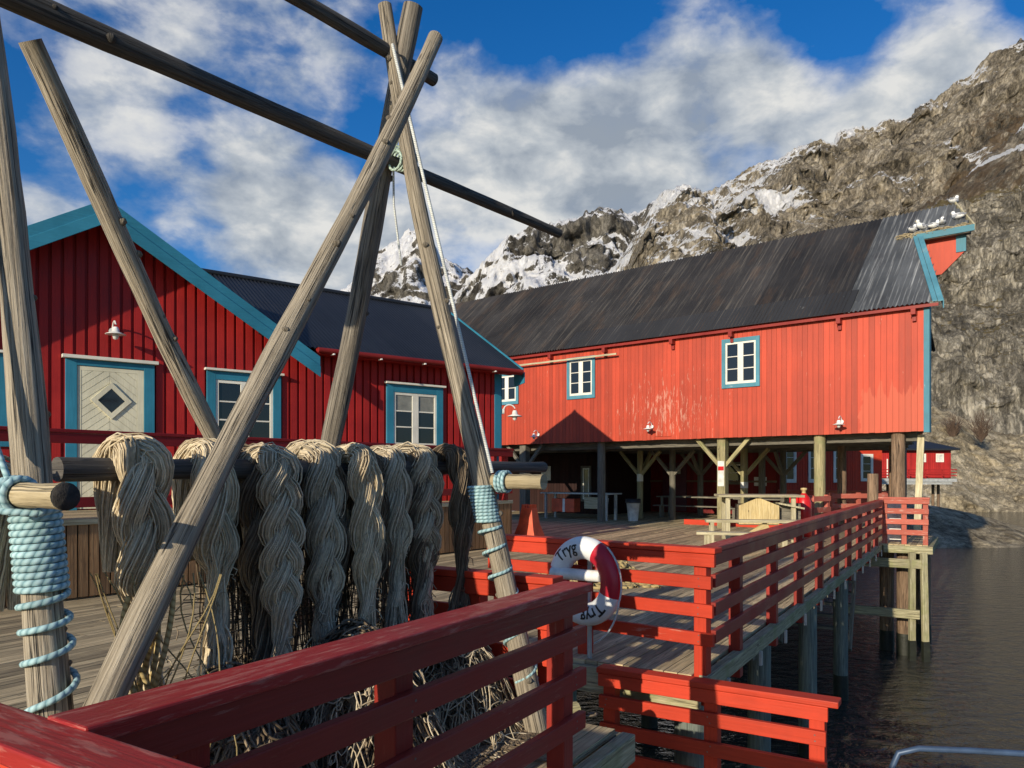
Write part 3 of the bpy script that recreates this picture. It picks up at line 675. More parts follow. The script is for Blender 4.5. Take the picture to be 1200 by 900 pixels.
def corrugated(mb, xs, y0f, y1f, zf, amp=0.017, wl=0.085, per=4, th=0.0, rndf=None, rot=None):
    """sheet with ridges running up the slope: xs = (x0, x1), y from y0f(x) to y1f(x), z = zf(x, y)"""
    n = int((xs[1] - xs[0]) / wl * per) + 1; X = np.linspace(xs[0], xs[1], n)
    ny = 7; V = []
    for i, xx in enumerate(X):
        a, b_ = y0f(xx), y1f(xx)
        for j in range(ny):
            yy = a + (b_ - a) * j / (ny - 1); V.append((xx, yy, zf(xx, yy) + amp * math.cos(2 * math.pi * xx / wl)))
    fs, uvs, rn = [], [], []
    for i in range(n - 1):
        sheet = int(X[i] / 0.92); random.seed(sheet * 13 + 5); rr = random.random()
        for j in range(ny - 1):
            ids = (i * ny + j, (i + 1) * ny + j, (i + 1) * ny + j + 1, i * ny + j + 1)
            fs.append(ids); uvs.append([(V[k][1] * 1.25, V[k][0]) for k in ids]); rn.append(rr)
    if rot: V = [rot(p) for p in V]
    mb.add(V, fs, uvs, np.array(rn), True)
random.seed(99)
mzf = lambda xx, yy: EZ + 0.12 + 0.6 * ((yy + 0.4) if yy <= RY else (2 * RY - yy + 0.4)) - 0
def my0(xx):
    if xx > -4.72: return -0.42
    return max(-0.42, (gable_z(xx) + 0.12 - EZ - 0.12) / 0.6 - 0.4 - 0.25)
mb = MB(); corrugated(mb, (-13, 0.33), my0, lambda xx: RY, mzf)
corrugated(mb, (-13, 0.33), lambda xx: RY, lambda xx: 2 * RY + 0.4, mzf)
mb.build('main_roof', M['roof_new'], house)
mb = MB(); mb.tube([(-13, RY, mzf(0, RY) + 0.02), (0.36, RY, mzf(0, RY) + 0.02)], 0.06, 8); mb.build('ridge_cap', M['roof_new'], house)
mb = MB()                                    # cross gable roof: two slopes, ridges running down each side
for sgn in (1, -1):
    # local strip axis along y (house), slope along x
    def rot(p, sgn=sgn): return (GX + sgn * p[1], p[0], p[2])
    corrugated(mb, (-0.52, 2.9), lambda a: 0.0, lambda a: 3.5, lambda a, t: GA + 0.02 - GS * t, rot=rot)
mb.build('gable_roof', M['roof_new'], house)
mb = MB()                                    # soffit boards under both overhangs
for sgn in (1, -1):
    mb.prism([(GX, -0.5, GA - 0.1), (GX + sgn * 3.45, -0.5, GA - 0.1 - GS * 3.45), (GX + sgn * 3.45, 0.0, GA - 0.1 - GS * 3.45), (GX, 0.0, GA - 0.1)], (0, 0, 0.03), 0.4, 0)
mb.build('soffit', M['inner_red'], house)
def barge(y, sgn, L, hts):
    for k, (o, h, yy) in enumerate(hts):
        mb = MB(); s = GS
        pts = [(GX, y + yy, GA + o), (GX + sgn * L, y + yy, GA + o - s * L), (GX + sgn * L, y + yy, GA + o - s * L - h), (GX, y + yy, GA + o - h)]
        mb.prism(pts, (0, 0.028, 0), None, 0); mb.build('bargeboard', M['teal'], house, bevel=0.004)
for sgn in (1, -1): barge(-0.555, sgn, 3.53, [(0.065, 0.20, 0.0), (-0.115, 0.20, -0.022)])
# right end bargeboard of the main roof
mb = MB()
for o, h, xo in ((0.05, 0.12, 0.0), (-0.06, 0.12, 0.02)):
    mb.prism([(0.34 + xo, -0.44, mzf(0, -0.44) + o), (0.34 + xo, RY, mzf(0, RY) + o), (0.34 + xo, RY, mzf(0, RY) + o - h), (0.34 + xo, -0.44, mzf(0, -0.44) + o - h)], (0.025, 0, 0), None, 1)
    mb.prism([(0.34 + xo, 2 * RY + .44, mzf(0, -0.44) + o), (0.34 + xo, RY, mzf(0, RY) + o), (0.34 + xo, RY, mzf(0, RY) + o - h), (0.34 + xo, 2 * RY + .44, mzf(0, -0.44) + o - h)], (0.025, 0, 0), None, 1)
mb.prism([(0.36, -0.46, mzf(0, -.4) - 0.06), (0.36, -0.06, mzf(0, -.06) - 0.10), (0.36, -0.10, mzf(0, -.4) - 0.36), (0.36, -0.46, mzf(0, -.4) - 0.30)], (0.022, 0, 0), None, 1)
mb.build('bargeboard', M['teal'], house)
mb = MB(); mb.box(-4.6, 0.32, -0.44, -0.40, EZ + 0.0, EZ + 0.10); mb.box(-4.6, 0.3, -0.40, 0.0, EZ + 0.03, EZ + 0.06); mb.build('eave_board', M['house_red'], house)
gt = MB(); gt.tube([(-4.6, -0.5, EZ + 0.06), (0.28, -0.5, EZ + 0.06)], 0.05, 10); gb = gt.build('gutter', M['inner_red'], house)
for xx in (-4.3, -3.3, -2.3, -1.4, -0.5):
    mb = MB(); mb.box(xx - .015, xx + .015, -0.55, -0.42, EZ - 0.01, EZ + 0.015); mb.build('gutter_bracket', M['metal_white'], gb)
mb = MB(); mb.box(-0.16, 0.035, -0.05, -0.022, 0.75, EZ + .02); mb.box(0.006, 0.035, -0.05, 0.12, 0.75, EZ + .02); mb.build('corner_board', M['teal'], house)

def window(parent, x0, x1, z0, z1, casw, mcas, cols, rows, yout=-1, y=0.03, cap=True, capw=0.04, name='window', mull=0.05, caswb=None):
    """casing boards, sash, glazing bars, panes; faces local -y (yout=-1) or +y"""
    s = yout
    def bx(mb, a, b_, d0, d1, c, d): 
        p, q = s * d0, s * d1; mb.box(a, b_, min(p, q), max(p, q), c, d)
    cb = casw if caswb is None else caswb
    mb = MB()
    bx(mb, x0, x0 + casw, y, y + 0.045, z0, z1); bx(mb, x1 - casw, x1, y, y + 0.045, z0, z1)
    bx(mb, x0 + casw, x1 - casw, y, y + 0.043, z1 - casw, z1); bx(mb, x0 + casw, x1 - casw, y, y + 0.043, z0, z0 + cb)
    wn = mb.build(name, mcas, parent, bevel=0.004)
    a, b_, c, d = x0 + casw, x1 - casw, z0 + cb, z1 - casw
    if cap:
        mb = MB(); bx(mb, x0 - 0.04, x1 + 0.04, y, y + 0.11, z1 + 0.002, z1 + 0.002 + capw); mb.build('head_cap', M['white'], wn, bevel=0.004)
    fr = MB(); fw = 0.055; n = cols
    bx(fr, a, a + fw, y, y + 0.030, c, d); bx(fr, b_ - fw, b_, y, y + 0.030, c, d)
    bx(fr, a + fw, b_ - fw, y, y + 0.029, d - fw, d); bx(fr, a + fw, b_ - fw, y, y + 0.029, c, c + fw * 1.4)
    cwid = (b_ - a) / n
    for i in range(1, n): bx(fr, a + i * cwid - mull, a + i * cwid + mull, y, y + 0.031, c + fw * 1.4, d - fw)
    for j in range(1, rows):
        zz = c + fw * 1.4 + (d - c - fw * 2.4) * j / rows
        for i in range(n): bx(fr, a + i * cwid + (fw if i == 0 else mull), a + (i + 1) * cwid - (fw if i == n - 1 else mull), y, y + 0.024, zz - 0.013, zz + 0.013)
    fr.build('sash', M['white'], wn, bevel=0.003)
    gl = MB(); bx(gl, a + 0.01, b_ - 0.01, y - 0.02, y + 0.008, c + 0.01, d - 0.01); gl.build('pane', M['glass'], wn)
    return wn
window(house, -6.47, -5.14, 2.02, 3.43, 0.15, M['teal'], 2, 3, mull=0.075)
w2 = window(house, -2.93, -1.57, 2.02, 3.46, 0.16, M['teal'], 2, 3, mull=0.075)
mb = MB(); mb.box(-2.70, -1.80, -0.0415, -0.0395, 2.92, 3.27); mb.build('blind', plain('pale window blind behind glass', (0.22, 0.22, 0.19), 0.25), w2)
window(house, -10.6, -9.35, 2.02, 3.43, 0.15, M['teal'], 2, 3, mull=0.075)
# door
D0, D1, DZ = -8.62, -7.32, 3.44
mb = MB()
mb.box(D0, D0 + 0.16, -0.078, -0.03, 1.03, DZ); mb.box(D1 - 0.16, D1, -0.078, -0.03, 1.03, DZ); mb.box(D0 + 0.16, D1 - 0.16, -0.076, -0.03, DZ - 0.1, DZ)
dr = mb.build('door_casing', M['teal'], house, bevel=0.004)
mb = MB(); mb.box(D0 - 0.05, D1 + 0.05, -0.15, -0.03, DZ + 0.002, DZ + 0.055); mb.build('head_cap', M['white'], dr, bevel=0.004)
mb = MB(); a, b_ = D0 + 0.165, D1 - 0.165; mb.box(a, b_, -0.052, -0.03, 1.05, DZ - 0.105)
cx, cz = (a + b_) / 2, 2.80
mb.box(a, a + 0.055, -0.062, -0.0525, 1.05, DZ - .105); mb.box(b_ - 0.1, b_, -0.062, -0.0525, 1.05, DZ - .105); mb.box(a + .055, b_ - .1, -0.0615, -0.0525, DZ - 0.17, DZ - .105)
pw = 0.088; A0, B0 = a + 0.058, b_ - 0.103; mid_ = (A0 + B0) / 2
def clip_quad(poly, xa, xb, za, zb):
    def cl(poly, f, inter):
        out = []
        for i in range(len(poly)):
            p, q = poly[i], poly[(i + 1) % len(poly)]
            if f(p): out.append(p)
            if f(p) != f(q): out.append(inter(p, q))
        return out
    ix = lambda c: (lambda p, q: (c, p[1] + (q[1] - p[1]) * (c - p[0]) / (q[0] - p[0])))
    iz = lambda c: (lambda p, q: (p[0] + (q[0] - p[0]) * (c - p[1]) / (q[1] - p[1]), c))
    for f, i_ in ((lambda p: p[0] >= xa, ix(xa)), (lambda p: p[0] <= xb, ix(xb)), (lambda p: p[1] >= za, iz(za)), (lambda p: p[1] <= zb, iz(zb))):
        if poly: poly = cl(poly, f, i_)
    return poly
for half in (0, 1):
    xa, xb = (A0, mid_ - 0.003) if half == 0 else (mid_ + 0.003, B0)
    for i in range(-14, 40):
        o = 0.6 + i * pw * 1.4142
        s_ = 0.78 if half == 0 else -0.78
        base = [(xa - 0.1, o + s_ * (xa - .1 - mid_)), (xb + 0.1, o + s_ * (xb + .1 - mid_)), (xb + 0.1, o + s_ * (xb + .1 - mid_) + pw * 1.4142 - 0.012), (xa - 0.1, o + s_ * (xa - .1 - mid_) + pw * 1.4142 - 0.012)]
        # chevrons: upper half points down to the middle, lower half up
        q = clip_quad([(p[0], p[1]) for p in base], xa, xb, 1.08, DZ - 0.173)
        if len(q) > 2: mb.prism([(p[0], -0.0585, p[1]) for p in q], (0, 0.006, 0), 0.5)
leaf = mb.build('door_leaf', M['cream'], dr)
dm = MB()
ro, ri = 0.30, 0.20
for k in range(4):
    a0, a1 = k * math.pi / 2, (k + 1) * math.pi / 2
    P4 = [(cx + ro * math.cos(a0), -0.085, cz + ro * math.sin(a0)), (cx + ro * math.cos(a1), -0.085, cz + ro * math.sin(a1)), (cx + ri * math.cos(a1), -0.085, cz + ri * math.sin(a1)), (cx + ri * math.cos(a0), -0.085, cz + ri * math.sin(a0))]
    dm.prism(P4, (0, 0.03, 0), 0.5)
dm.build('diamond_frame', M['cream'], dr)
gm = MB(); gm.prism([(cx + ri * math.cos(k * math.pi / 2) * 1.02, -0.068, cz + ri * math.sin(k * math.pi / 2) * 1.02) for k in range(4)], (0, 0.008, 0)); gm.build('diamond_pane', M['glass'], dr)
mb = MB(); mb.tube([(b_ - 0.05, -0.065, 2.1), (b_ - 0.05, -0.12, 2.1), (b_ - 0.17, -0.12, 2.1)], 0.012, 8); mb.build('door_handle', M['metal_grey'], dr)

# wall lamps
def make_lamp(label):
    t = thing('wall_lamp', label, 'lamp', group='white gooseneck wall lamps')
    mb = MB(); mb.tube([(0, 0.0, 0.02), (0, -0.035, 0.02)], 0.055, 14); mb.build('wall_plate', M['metal_white'], t)
    an = np.linspace(0, math.pi * 0.9, 9)
    mb = MB(); mb.tube([(0, -0.03, 0.02)] + [(0, -0.16 - 0.12 * -math.cos(math.pi - a) * -1 * 1.0, 0.06 + 0.1 * math.sin(a)) for a in an], 0.014, 8); mb.build('arm', M['metal_white'], t)
    mb = MB(); mb.lathe([(0.035, 0.03), (0.05, 0.0), (0.06, -0.05), (0.15, -0.085), (0.155, -0.092), (0.02, -0.075)], 20, (0, -0.27, 0.02)); mb.build('shade', M['metal_white'], t)
    mb = MB(); mb.lathe([(0.045, -0.07), (0.05, -0.11), (0.035, -0.16), (0.0, -0.175)], 14, (0, -0.27, 0.02)); mb.build('bulb_glass', M['plastic_white'], t)
    return t
lamp0 = make_lamp('white gooseneck lamp above the cream door on the gable')
def on(fr_loc, ang, x, y, z):
    a = R(ang); return Vector((fr_loc[0] + x * math.cos(a) - y * math.sin(a), fr_loc[1] + x * math.sin(a) + y * math.cos(a), z))
HL, BL = (-0.29, 17.2), (10.37, 18.7)
lamp0.location = on(HL, 38, -7.95, -0.03, 3.92); lamp0.rotation_euler = (0, 0, R(38))
def lamp_at(label, loc, rz, sc_=1.0):
    c = copy_tree(lamp0); c.location = loc; c.rotation_euler = (0, 0, rz); c['label'] = label; c.scale = (sc_,) * 3; return c
lamp_at('white lamp on the blue corner board at the right end of the house', on(HL, 38, 0.06, -0.02, 3.02), R(38 + 70), 1.15)
lamp_at('white lamp low on the barn wall inside the triangular shadow', on(BL, 140.5, 12.19, 0.04, 2.98), R(140.5 + 180))
lamp_at('white lamp on the barn wall above the notch in its lower edge', on(BL, 140.5, 7.70, 0.04, 3.08), R(140.5 + 180))
lamp_at('white lamp on the barn wall near its right corner', on(BL, 140.5, 2.04, 0.04, 2.98), R(140.5 + 180))

# ---- raised terrace in front of the house
ter = thing('terrace', 'raised timber terrace with brown slatted skirt before the red house', 'terrace', (0, 16.8, 0), R(90 - 37.6))
mb = MB(); x = -13.0
while x < -0.05:
    mb.box(x, x + 0.115, -0.005, 0.02, 0.03, 1.0); x += 0.135
mb.build('skirt', M['skirt'], ter)
mb = MB(); mb.box(-13, 0.0, -0.03, 0.0, 0.955, 1.03); mb.build('edge_board', M['bench'], ter, bevel=0.004)
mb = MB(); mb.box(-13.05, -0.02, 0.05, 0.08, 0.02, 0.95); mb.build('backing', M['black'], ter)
mb = MB()
yy = 0.0
while yy < 3.2:
    mb.prism([(-13, yy, 1.0), (-0.0, yy, 1.0), (-0.0, yy + 0.115, 1.0), (-13, yy + 0.115, 1.0)], (0, 0, 0.028), None, 0); yy += 0.12
mb.build('floor', M['deck'], ter)
mb = MB(); y = 0.0
while y < 1.4: mb.box(-0.03, -0.005, y, y + 0.115, 0.03, 0.98); y += 0.135
mb.build('side_skirt', M['skirt'], ter)
tr = Vector((math.cos(R(52.4)), math.sin(R(52.4)), 0)); T0 = Vector((0, 16.8, 0))
railing('dark red railing on the raised terrace of the house', T0 - tr * 13 , T0 - tr * 0.1, 1.03, M['rail_dark'], [0.1 + 1.58 * i for i in range(9)], side=-1, H=1.14, tops=(0.68, 0.28), bh=0.13, toph=0.13, pz=0.0)
railing('short red end railing of the terrace with open balusters', T0 - tr * 0.1, T0 - tr * 0.1 + Vector((-tr.y, tr.x, 0)) * 1.3, 1.03, M['rail_dark'], [0.2, 0.45, 0.7, 0.95, 1.2], side=1, H=1.14, tops=(0.5, 0.25), pz=0.0)

# ================================================================= BARN ON POSTS
barn = thing('barn', 'long orange red boarded warehouse raised on timber posts with dark roof', 'warehouse', (10.37, 18.7, 0), R(140.5))
BF, BEV, BXL = 2.68, 5.72, 23.0            # floor, eave, length
mb = MB(); x = 0.10
mb.box(0, BXL, -0.12, -0.005, BF + 0.01, BEV + 0.2, 0.5)
while x < BXL:
    wd = 0.142
    zb = BF - (0.0 if not (7.02 < x + .07 < 7.68) else -0.10) + random.uniform(-.006, .006)
    mb.box(x, x + wd - 0.006, -0.004, 0.022 + random.uniform(-.002, .002), zb, BEV + 0.12); x += wd
mb.build('front_wall', M['barn'], barn)
mb = MB(); mb.box(-0.03, 0.10, -0.02, 0.045, BF - 0.03, BEV + 0.08); mb.box(-0.032, -0.004, -0.16, 0.046, BF - 0.03, BEV + 0.08); mb.build('corner_board', M['teal_pale'], barn, bevel=0.004)
RYB, RZB, EYB, EZB = -4.07, 9.48, 0.18, 5.86  # ridge depth/height, eave edge depth/height
sl = (RZB - EZB) / (EYB - RYB)
HY, HZb = -2.84, EZB + sl * (EYB + 2.84)      # where the hood starts on the slope
def bz(x, y): return EZB + sl * ((EYB - y) if y >= RYB else (y - (2 * RYB - EYB)))
def endx(y):                                   # oblique right roof end
    yy = y if y >= RYB else 2 * RYB - y
    t = min(1, max(0, (EYB - yy) / (EYB - HY))); return -0.32 + 1.07 * t
gx_ = lambda y: 0.06 + 0.245 * -y       # the right end wall runs back at a slant
mb = MB(); mb.prism([(gx_(-.01), -0.01, BF + .01), (gx_(2 * RYB), 2 * RYB, BF + .01), (gx_(2 * RYB), 2 * RYB, BEV + .1), (gx_(RYB), RYB, RZB - 0.2), (gx_(-.01), -0.01, BEV + .1)], (0.05, 0, 0), 0.5)
mb.build('gable_wall', M['barn'], barn)
mb = MB(); mb.box(2.1, BXL, 2 * RYB, 2 * RYB + 0.1, BF, BEV + .2); mb.build('back_wall', M['barn'], barn)
mb = MB(); mb.prism([(gx_(-.13), -.13, BF + .02), (BXL, -.13, BF + .02), (BXL, 2 * RYB + .12, BF + .02), (gx_(2 * RYB), 2 * RYB + .12, BF + .02)], (0, 0, .1), None, 0); mb.build('floor', M['post_grey'], barn)
for yb in (-0.55, -3.0, -6.0, -7.9):
    mb = MB(); mb.box(gx_(yb) + .15, BXL, yb - 0.1, yb + 0.1, BF - 0.22, BF + 0.018); mb.build('floor_beam', M['post_grey'], barn)
# roof sheets
def roofband(mb, xs_lo, xs_hi, y0, y1, dz=0.0, **k):
    corrugated(mb, (xs_lo, xs_hi), lambda a: y0, lambda a: y1, lambda a, b_: bz(a, b_) + dz, amp=0.022, wl=0.11, **k)
def oblique(mb, xlo_f, xhi, y0, y1, dz=0.0, sub=10):
    for i in range(sub):
        ya = y0 + (y1 - y0) * i / sub; yb_ = y0 + (y1 - y0) * (i + 1) / sub
        roofband(mb, round(xlo_f((ya + yb_) / 2) / 0.11) * 0.11, xhi, ya, yb_, dz)
mb = MB()
for ya, yb_, dz in ((EYB + .02, -1.32, .030), (-1.2, -2.75, .015), (-2.62, RYB, 0.0)): roofband(mb, 1.98, BXL, ya, yb_, dz)
roofband(mb, 1.32, BXL, 2 * RYB - EYB, RYB); mb.build('roof', M['roof_old'], barn)
mb = MB(); oblique(mb, endx, 1.98, EYB + 0.02, HY, 0.012); roofband(mb, 0.66, 1.98, HY, RYB, 0.012); mb.build('metal_sheets', M['roof_zinc'], barn)
mb = MB()
mb.prism([(1.8, EYB + .03, bz(0, EYB + .03) + 0.03), (11, EYB + .03, bz(0, EYB + .03) + 0.03), (11, EYB - 0.75, bz(0, EYB - .75) + 0.03), (1.8, EYB - 0.85, bz(0, EYB - .85) + 0.03)], (0, 0, 0.008), 0.5, 0); mb.build('felt_strip', M['roof_felt'], barn)
mb = MB(); mb.box(-0.25, BXL, EYB - 0.035, EYB - 0.002, EZB - 0.115, EZB - 0.04); mb.build('eave_board', M['rail_red'], barn)  # eave board and rafter ends: darker red stands for the eave shade
for xx in (0.30, 2.085, 5.075, 6.97, 9.4, 11.6, 13.6):
    mb = MB(); mb.box(xx - 0.055, xx + 0.055, -0.1, 0.24, EZB - 0.27, EZB - 0.125); mb.box(xx - 0.045, xx + 0.045, 0.02, 0.10, EZB - 0.42, EZB - 0.272); mb.build('rafter_end', M['rail_red'], barn, bevel=0.006)
mb = MB(); mb.box(8.9, 14.6, 0.20, 0.235, EZB - 0.40, EZB - 0.345); mb.build('gutter_plank', M['bench'], barn)
# right bargeboards
mb = MB()
for xa, xb, o in ((-0.05, 0.07, 0.05), (0.085, 0.19, 0.062)):
    e0, e1 = endx(EYB), endx(HY); z0_, z1_ = bz(0, EYB + .05) + o, HZb + o
    mb.prism([(e0 + xa, EYB + .05, z0_), (e0 + xb, EYB + .05, z0_), (e1 + xb, HY, z1_), (e1 + xa, HY, z1_)], (0, 0, -0.03), None, 1)
mb.prism([(e0 - .06, EYB + .05, z0_ - .03), (e1 - .06, HY, z1_ - .03), (e1 - .06, HY, z1_ - .22), (e0 - .06, EYB + .05, z0_ - .22)], (0.02, 0, 0), None, 1)
mb.build('bargeboard', M['teal_pale'], barn)
# hoist hood carried out from the ridge
hx_ = lambda y: -0.60 + 0.66 * (HY + .14 - y) / (HY + .14 - RYB)
hd = MB(); oblique(hd, hx_, 0.77, HY + 0.12, RYB, 0.014); oblique(hd, hx_, 1.43, 2 * RYB - HY - .1, RYB, 0.014, 8)
hood = hd.build('hoist_hood', M['roof_zinc'], barn)
mb = MB()
hy = HY - 0.12
mb.prism([(0.85, hy, HZb - 0.12), (-0.34, hy, HZb - 0.12), (-0.34, hy, HZb - 0.66), (0.22, hy, HZb - 1.2), (0.85, hy, HZb - 1.2)], (0, -0.05, 0), 0.5); mb.build('side_wall', M['barn'], hood)
mb = MB(); mb.prism([(-0.28, hy - .06, HZb - .12), (1.1, 2 * RYB - hy, HZb - .12), (.35, RYB, RZB - .2)], (0.05, 0, 0)); mb.build('hood_gable', M['barn'], hood)
mb = MB(); mb.box(-0.38, -0.14, hy - 0.01, hy + 0.03, HZb - 0.66, HZb - 0.12); mb.build('hood_corner', M['teal_pale'], hood)
mb = MB(); mb.box(-0.62, 0.80, HY + 0.13, HY + 0.165, HZb - 0.20, HZb - 0.03); mb.build('hood_fascia', M['teal_pale'], hood)
mb = MB(); mb.box(-0.5, 0.7, hy - .02, HY + 0.13, HZb - .22, HZb - .14); mb.build('hood_soffit', M['post_grey'], hood)
mb = MB(); mb.prism([(-0.63, HY + 0.14, HZb - 0.03), (0.04, RYB, RZB + 0.06), (0.04, RYB, RZB - 0.08), (-0.63, HY + 0.14, HZb - 0.17)], (0.03, 0, 0), None, 1); mb.build('hood_verge', M['bench'], hood)
mb = MB()
for i in range(60):
    p = Vector((random.uniform(-0.42, 1.35), HY + random.uniform(-0.05, 0.13), 0)); p.z = bz(0, p.y) + 0.03
    for k in range(5):
        d = Vector((random.gauss(0, 1), random.gauss(0, .6), random.gauss(0, .4))) * 0.07
        mb.tube([p - d, p + d * .3 + Vector((0, 0, .03)), p + d], 0.008, 4)
mb.build('nest_litter', M['nest'], barn)
window(barn, 4.26, 5.40, 4.12, 5.56, 0.115, M['teal_pale'], 2, 3, yout=1, y=0.024, cap=False, mull=0.085)
window(barn, 9.83, 10.97, 4.15, 5.56, 0.115, M['teal_pale'], 2, 3, yout=1, y=0.024, cap=False, mull=0.085)
window(barn, 13.1, 14.2, 4.14, 5.30, 0.115, M['teal_pale'], 2, 2, yout=1, y=0.024, cap=False, mull=0.085)
# set-back ground floor
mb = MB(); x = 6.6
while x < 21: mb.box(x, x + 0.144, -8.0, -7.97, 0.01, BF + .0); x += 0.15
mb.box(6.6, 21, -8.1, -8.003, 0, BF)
gw = mb.build('ground_floor_wall', M['inner_red'], barn)  # red set dark so its colour carries shade under the floor
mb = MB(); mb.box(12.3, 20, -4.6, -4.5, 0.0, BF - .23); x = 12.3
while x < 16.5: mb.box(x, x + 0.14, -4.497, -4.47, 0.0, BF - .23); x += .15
mb.box(12.2, 12.3, -8.0, -4.47, 0, BF - .23); mb.build('store_wall', M['store_shade'], barn)
mb = MB(); mb.box(10.5, 11.6, -7.96, -7.92, 0.05, 2.1); d = mb.build('ground_floor_door', plain('plum door paint', (0.11, 0.02, 0.035), 0.5), barn)
mb = MB(); mb.box(10.75, 11.1, -7.915, -7.905, 1.62, 1.78); mb.build('door_plate', M['paper'], d)
window(barn, 8.0, 8.9, 1.2, 2.1, 0.09, M['post_grey'], 1, 2, yout=1, y=-7.96, cap=False)
window(barn, 12.95, 13.45, 0.5, 1.95, 0.09, M['post_grey'], 1, 1, yout=1, y=-4.465, cap=False)
mb = MB(); mb.box(7.1, 7.6, -7.965, -7.955, 1.15, 1.5); mb.build('notice', M['paper'], barn)
mb = MB(); mb.box(15.0, 15.5, -4.465, -4.455, 1.35, 1.95); mb.build('notice', M['paper'], barn)
mb = MB(); mb.box(6.7, 20, -7.965, -7.93, 1.28, 1.36); mb.build('wall_rail', M['post_brown'], barn)

def on_b(x, y, z=0): return on(BL, 140.5, x, y, z)
def bpost(x, y, r, m, label, braces='', square=False, band=None, group='timber posts under the warehouse', z1=BF - 0.22):
    p = on_b(x, y); t = thing('support_post', label, 'post', (p.x, p.y, 0), R(140.5), group)
    mb = MB()
    if square: mb.box(-r, r, -r, r, 0, z1)
    else:
        zs = np.linspace(0, z1, 9); mb.tube([(0, 0, z) for z in zs], r * rng.normal(1, .012, 9), 16)
    mb.build('shaft', m, t, bevel=0.008 if square else 0)
    dirs = {'l': (1, 0), 'r': (-1, 0), 'f': (0, 1), 'b': (0, -1)}
    for c in braces:
        dx, dy = dirs[c]; mb = MB()
        mb.beam((dx * r * .6, dy * r * .6, z1 - 0.85), (dx * .82, dy * .82, z1 - 0.02), 0.11, 0.11, (0, 0, 1)); mb.build('brace', m, t, bevel=0.006)
    if band:
        mb = MB(); mb.tube([(0, 0, band[0]), (0, 0, band[1])], r * 1.03, 16, caps=False) if not square else mb.box(-r * 1.02, r * 1.02, -r * 1.02, r * 1.02, band[0], band[1]); mb.build('paint_band', band[2], t)
    return t
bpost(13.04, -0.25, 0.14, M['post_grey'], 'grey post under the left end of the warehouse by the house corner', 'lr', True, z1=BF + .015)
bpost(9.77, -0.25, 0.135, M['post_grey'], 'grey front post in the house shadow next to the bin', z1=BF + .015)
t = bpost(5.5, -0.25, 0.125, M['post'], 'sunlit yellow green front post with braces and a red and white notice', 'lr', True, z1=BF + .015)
mb = MB(); mb.box(-0.10, 0.10, 0.128, 0.134, 1.25, 2.0); mb.build('notice', M['paper'], t)
mb = MB(); mb.box(-0.09, 0.09, 0.135, 0.138, 1.72, 1.84); mb.build('red_sign', M['plastic_red'], t)
bpost(2.7, -0.25, 0.15, M['post'], 'thick sunlit greenish round post near the right end', z1=BF + .015)
bpost(0.74, -0.25, 0.165, M['post_brown'], 'thick brown log post at the right corner of the warehouse', z1=BF + .015)
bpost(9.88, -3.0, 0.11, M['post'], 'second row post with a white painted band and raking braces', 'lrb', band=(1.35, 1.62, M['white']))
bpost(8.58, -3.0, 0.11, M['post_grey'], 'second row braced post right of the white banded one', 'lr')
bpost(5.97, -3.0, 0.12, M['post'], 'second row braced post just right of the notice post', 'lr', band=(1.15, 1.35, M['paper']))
bpost(8.95, -6.0, 0.11, M['post_grey'], 'back row braced post in front of the dark red wall, left', 'lrf')
bpost(6.53, -6.0, 0.12, M['post_grey'], 'back row post without braces in front of the dark red wall')
bpost(5.75, -6.0, 0.11, M['post_grey'], 'back row braced post at the right end of the dark red wall', 'lrf')
bpost(2.9, -3.0, 0.13, M['post_brown'], 'dark inner log post behind the right end posts')
bpost(1.5, -3.2, 0.13, M['post_brown'], 'dark inner log post beside the corner log')
bpost(2.2, -7.6, 0.13, M['post_grey'], 'rear post seen against the distant red building')
p = on_b(1.2, 0.35); t = thing('mooring_post', 'short brown log stump in front of the corner post', 'post', (p.x, p.y, 0))
mb = MB(); mb.tube([(0, 0, -0.1), (0, 0, 0.8), (0, 0, 1.62)], [0.14, 0.135, 0.13], 14); mb.build('shaft', M['post_brown'], t)
p = on_b(0.35, -0.5); t = thing('leaning_board', 'slanted pale board beside the corner log post', 'board', (p.x, p.y, 0), R(140.5))
mb = MB(); mb.beam((0, 0, 0.1), (-0.1, 0.05, 2.62), 0.16, 0.05, (0, 1, 0)); mb.build('plank', M['bench'], t)

# gulls on the roof
def gull(x, y, label, rz):
    p = on_b(x, y); z = bz(x, y) + 0.03 if y > RYB - .1 else 0
    t = thing('gull', label, 'gull', (p.x, p.y, z), rz, 'white gulls on the warehouse roof')
    mb = MB(); mb.lathe([(0.0, -0.16), (0.05, -0.13), (0.085, -0.04), (0.09, 0.03), (0.06, 0.12), (0.0, 0.16)], 12)
    mb.v = [(v[2] * 1.15, v[1], 0.10 + v[0] * 0.95 + v[2] * 0.12) for v in mb.v]
    b2 = MB(); b2.lathe([(0.0, -0.06), (0.045, -0.035), (0.055, 0.01), (0.035, 0.045), (0.0, 0.055)], 12, (0.15, 0, 0.22)); b2.tube([(0.09, 0, 0.13), (0.14, 0, 0.19)], [0.06, 0.048], 10)
    mb.build('body', M['gull'], t); b2.build('head', M['gull'], t)
    b3 = MB()
    for s in (-1, 1): b3.prism([(0.10, s * 0.088, 0.14), (-0.2, s * 0.05, 0.14), (-0.22, s * 0.03, 0.10), (0.06, s * 0.092, 0.06)], (0, s * 0.008, 0.0))
    b3.build('wing', M['gull_grey'], t)
    b4 = MB(); b4.tube([(0.195, 0, 0.225), (0.245, 0, 0.215)], [0.014, 0.003], 6); b4.build('bill', M['yellowwood'], t)
gull(0.10, RYB + 0.03, 'gull perched alone on the ridge end of the roof', 0.4)
gull(-0.15, HY - 0.35, 'gull sitting just below the ridge on the hood edge', 2.0)
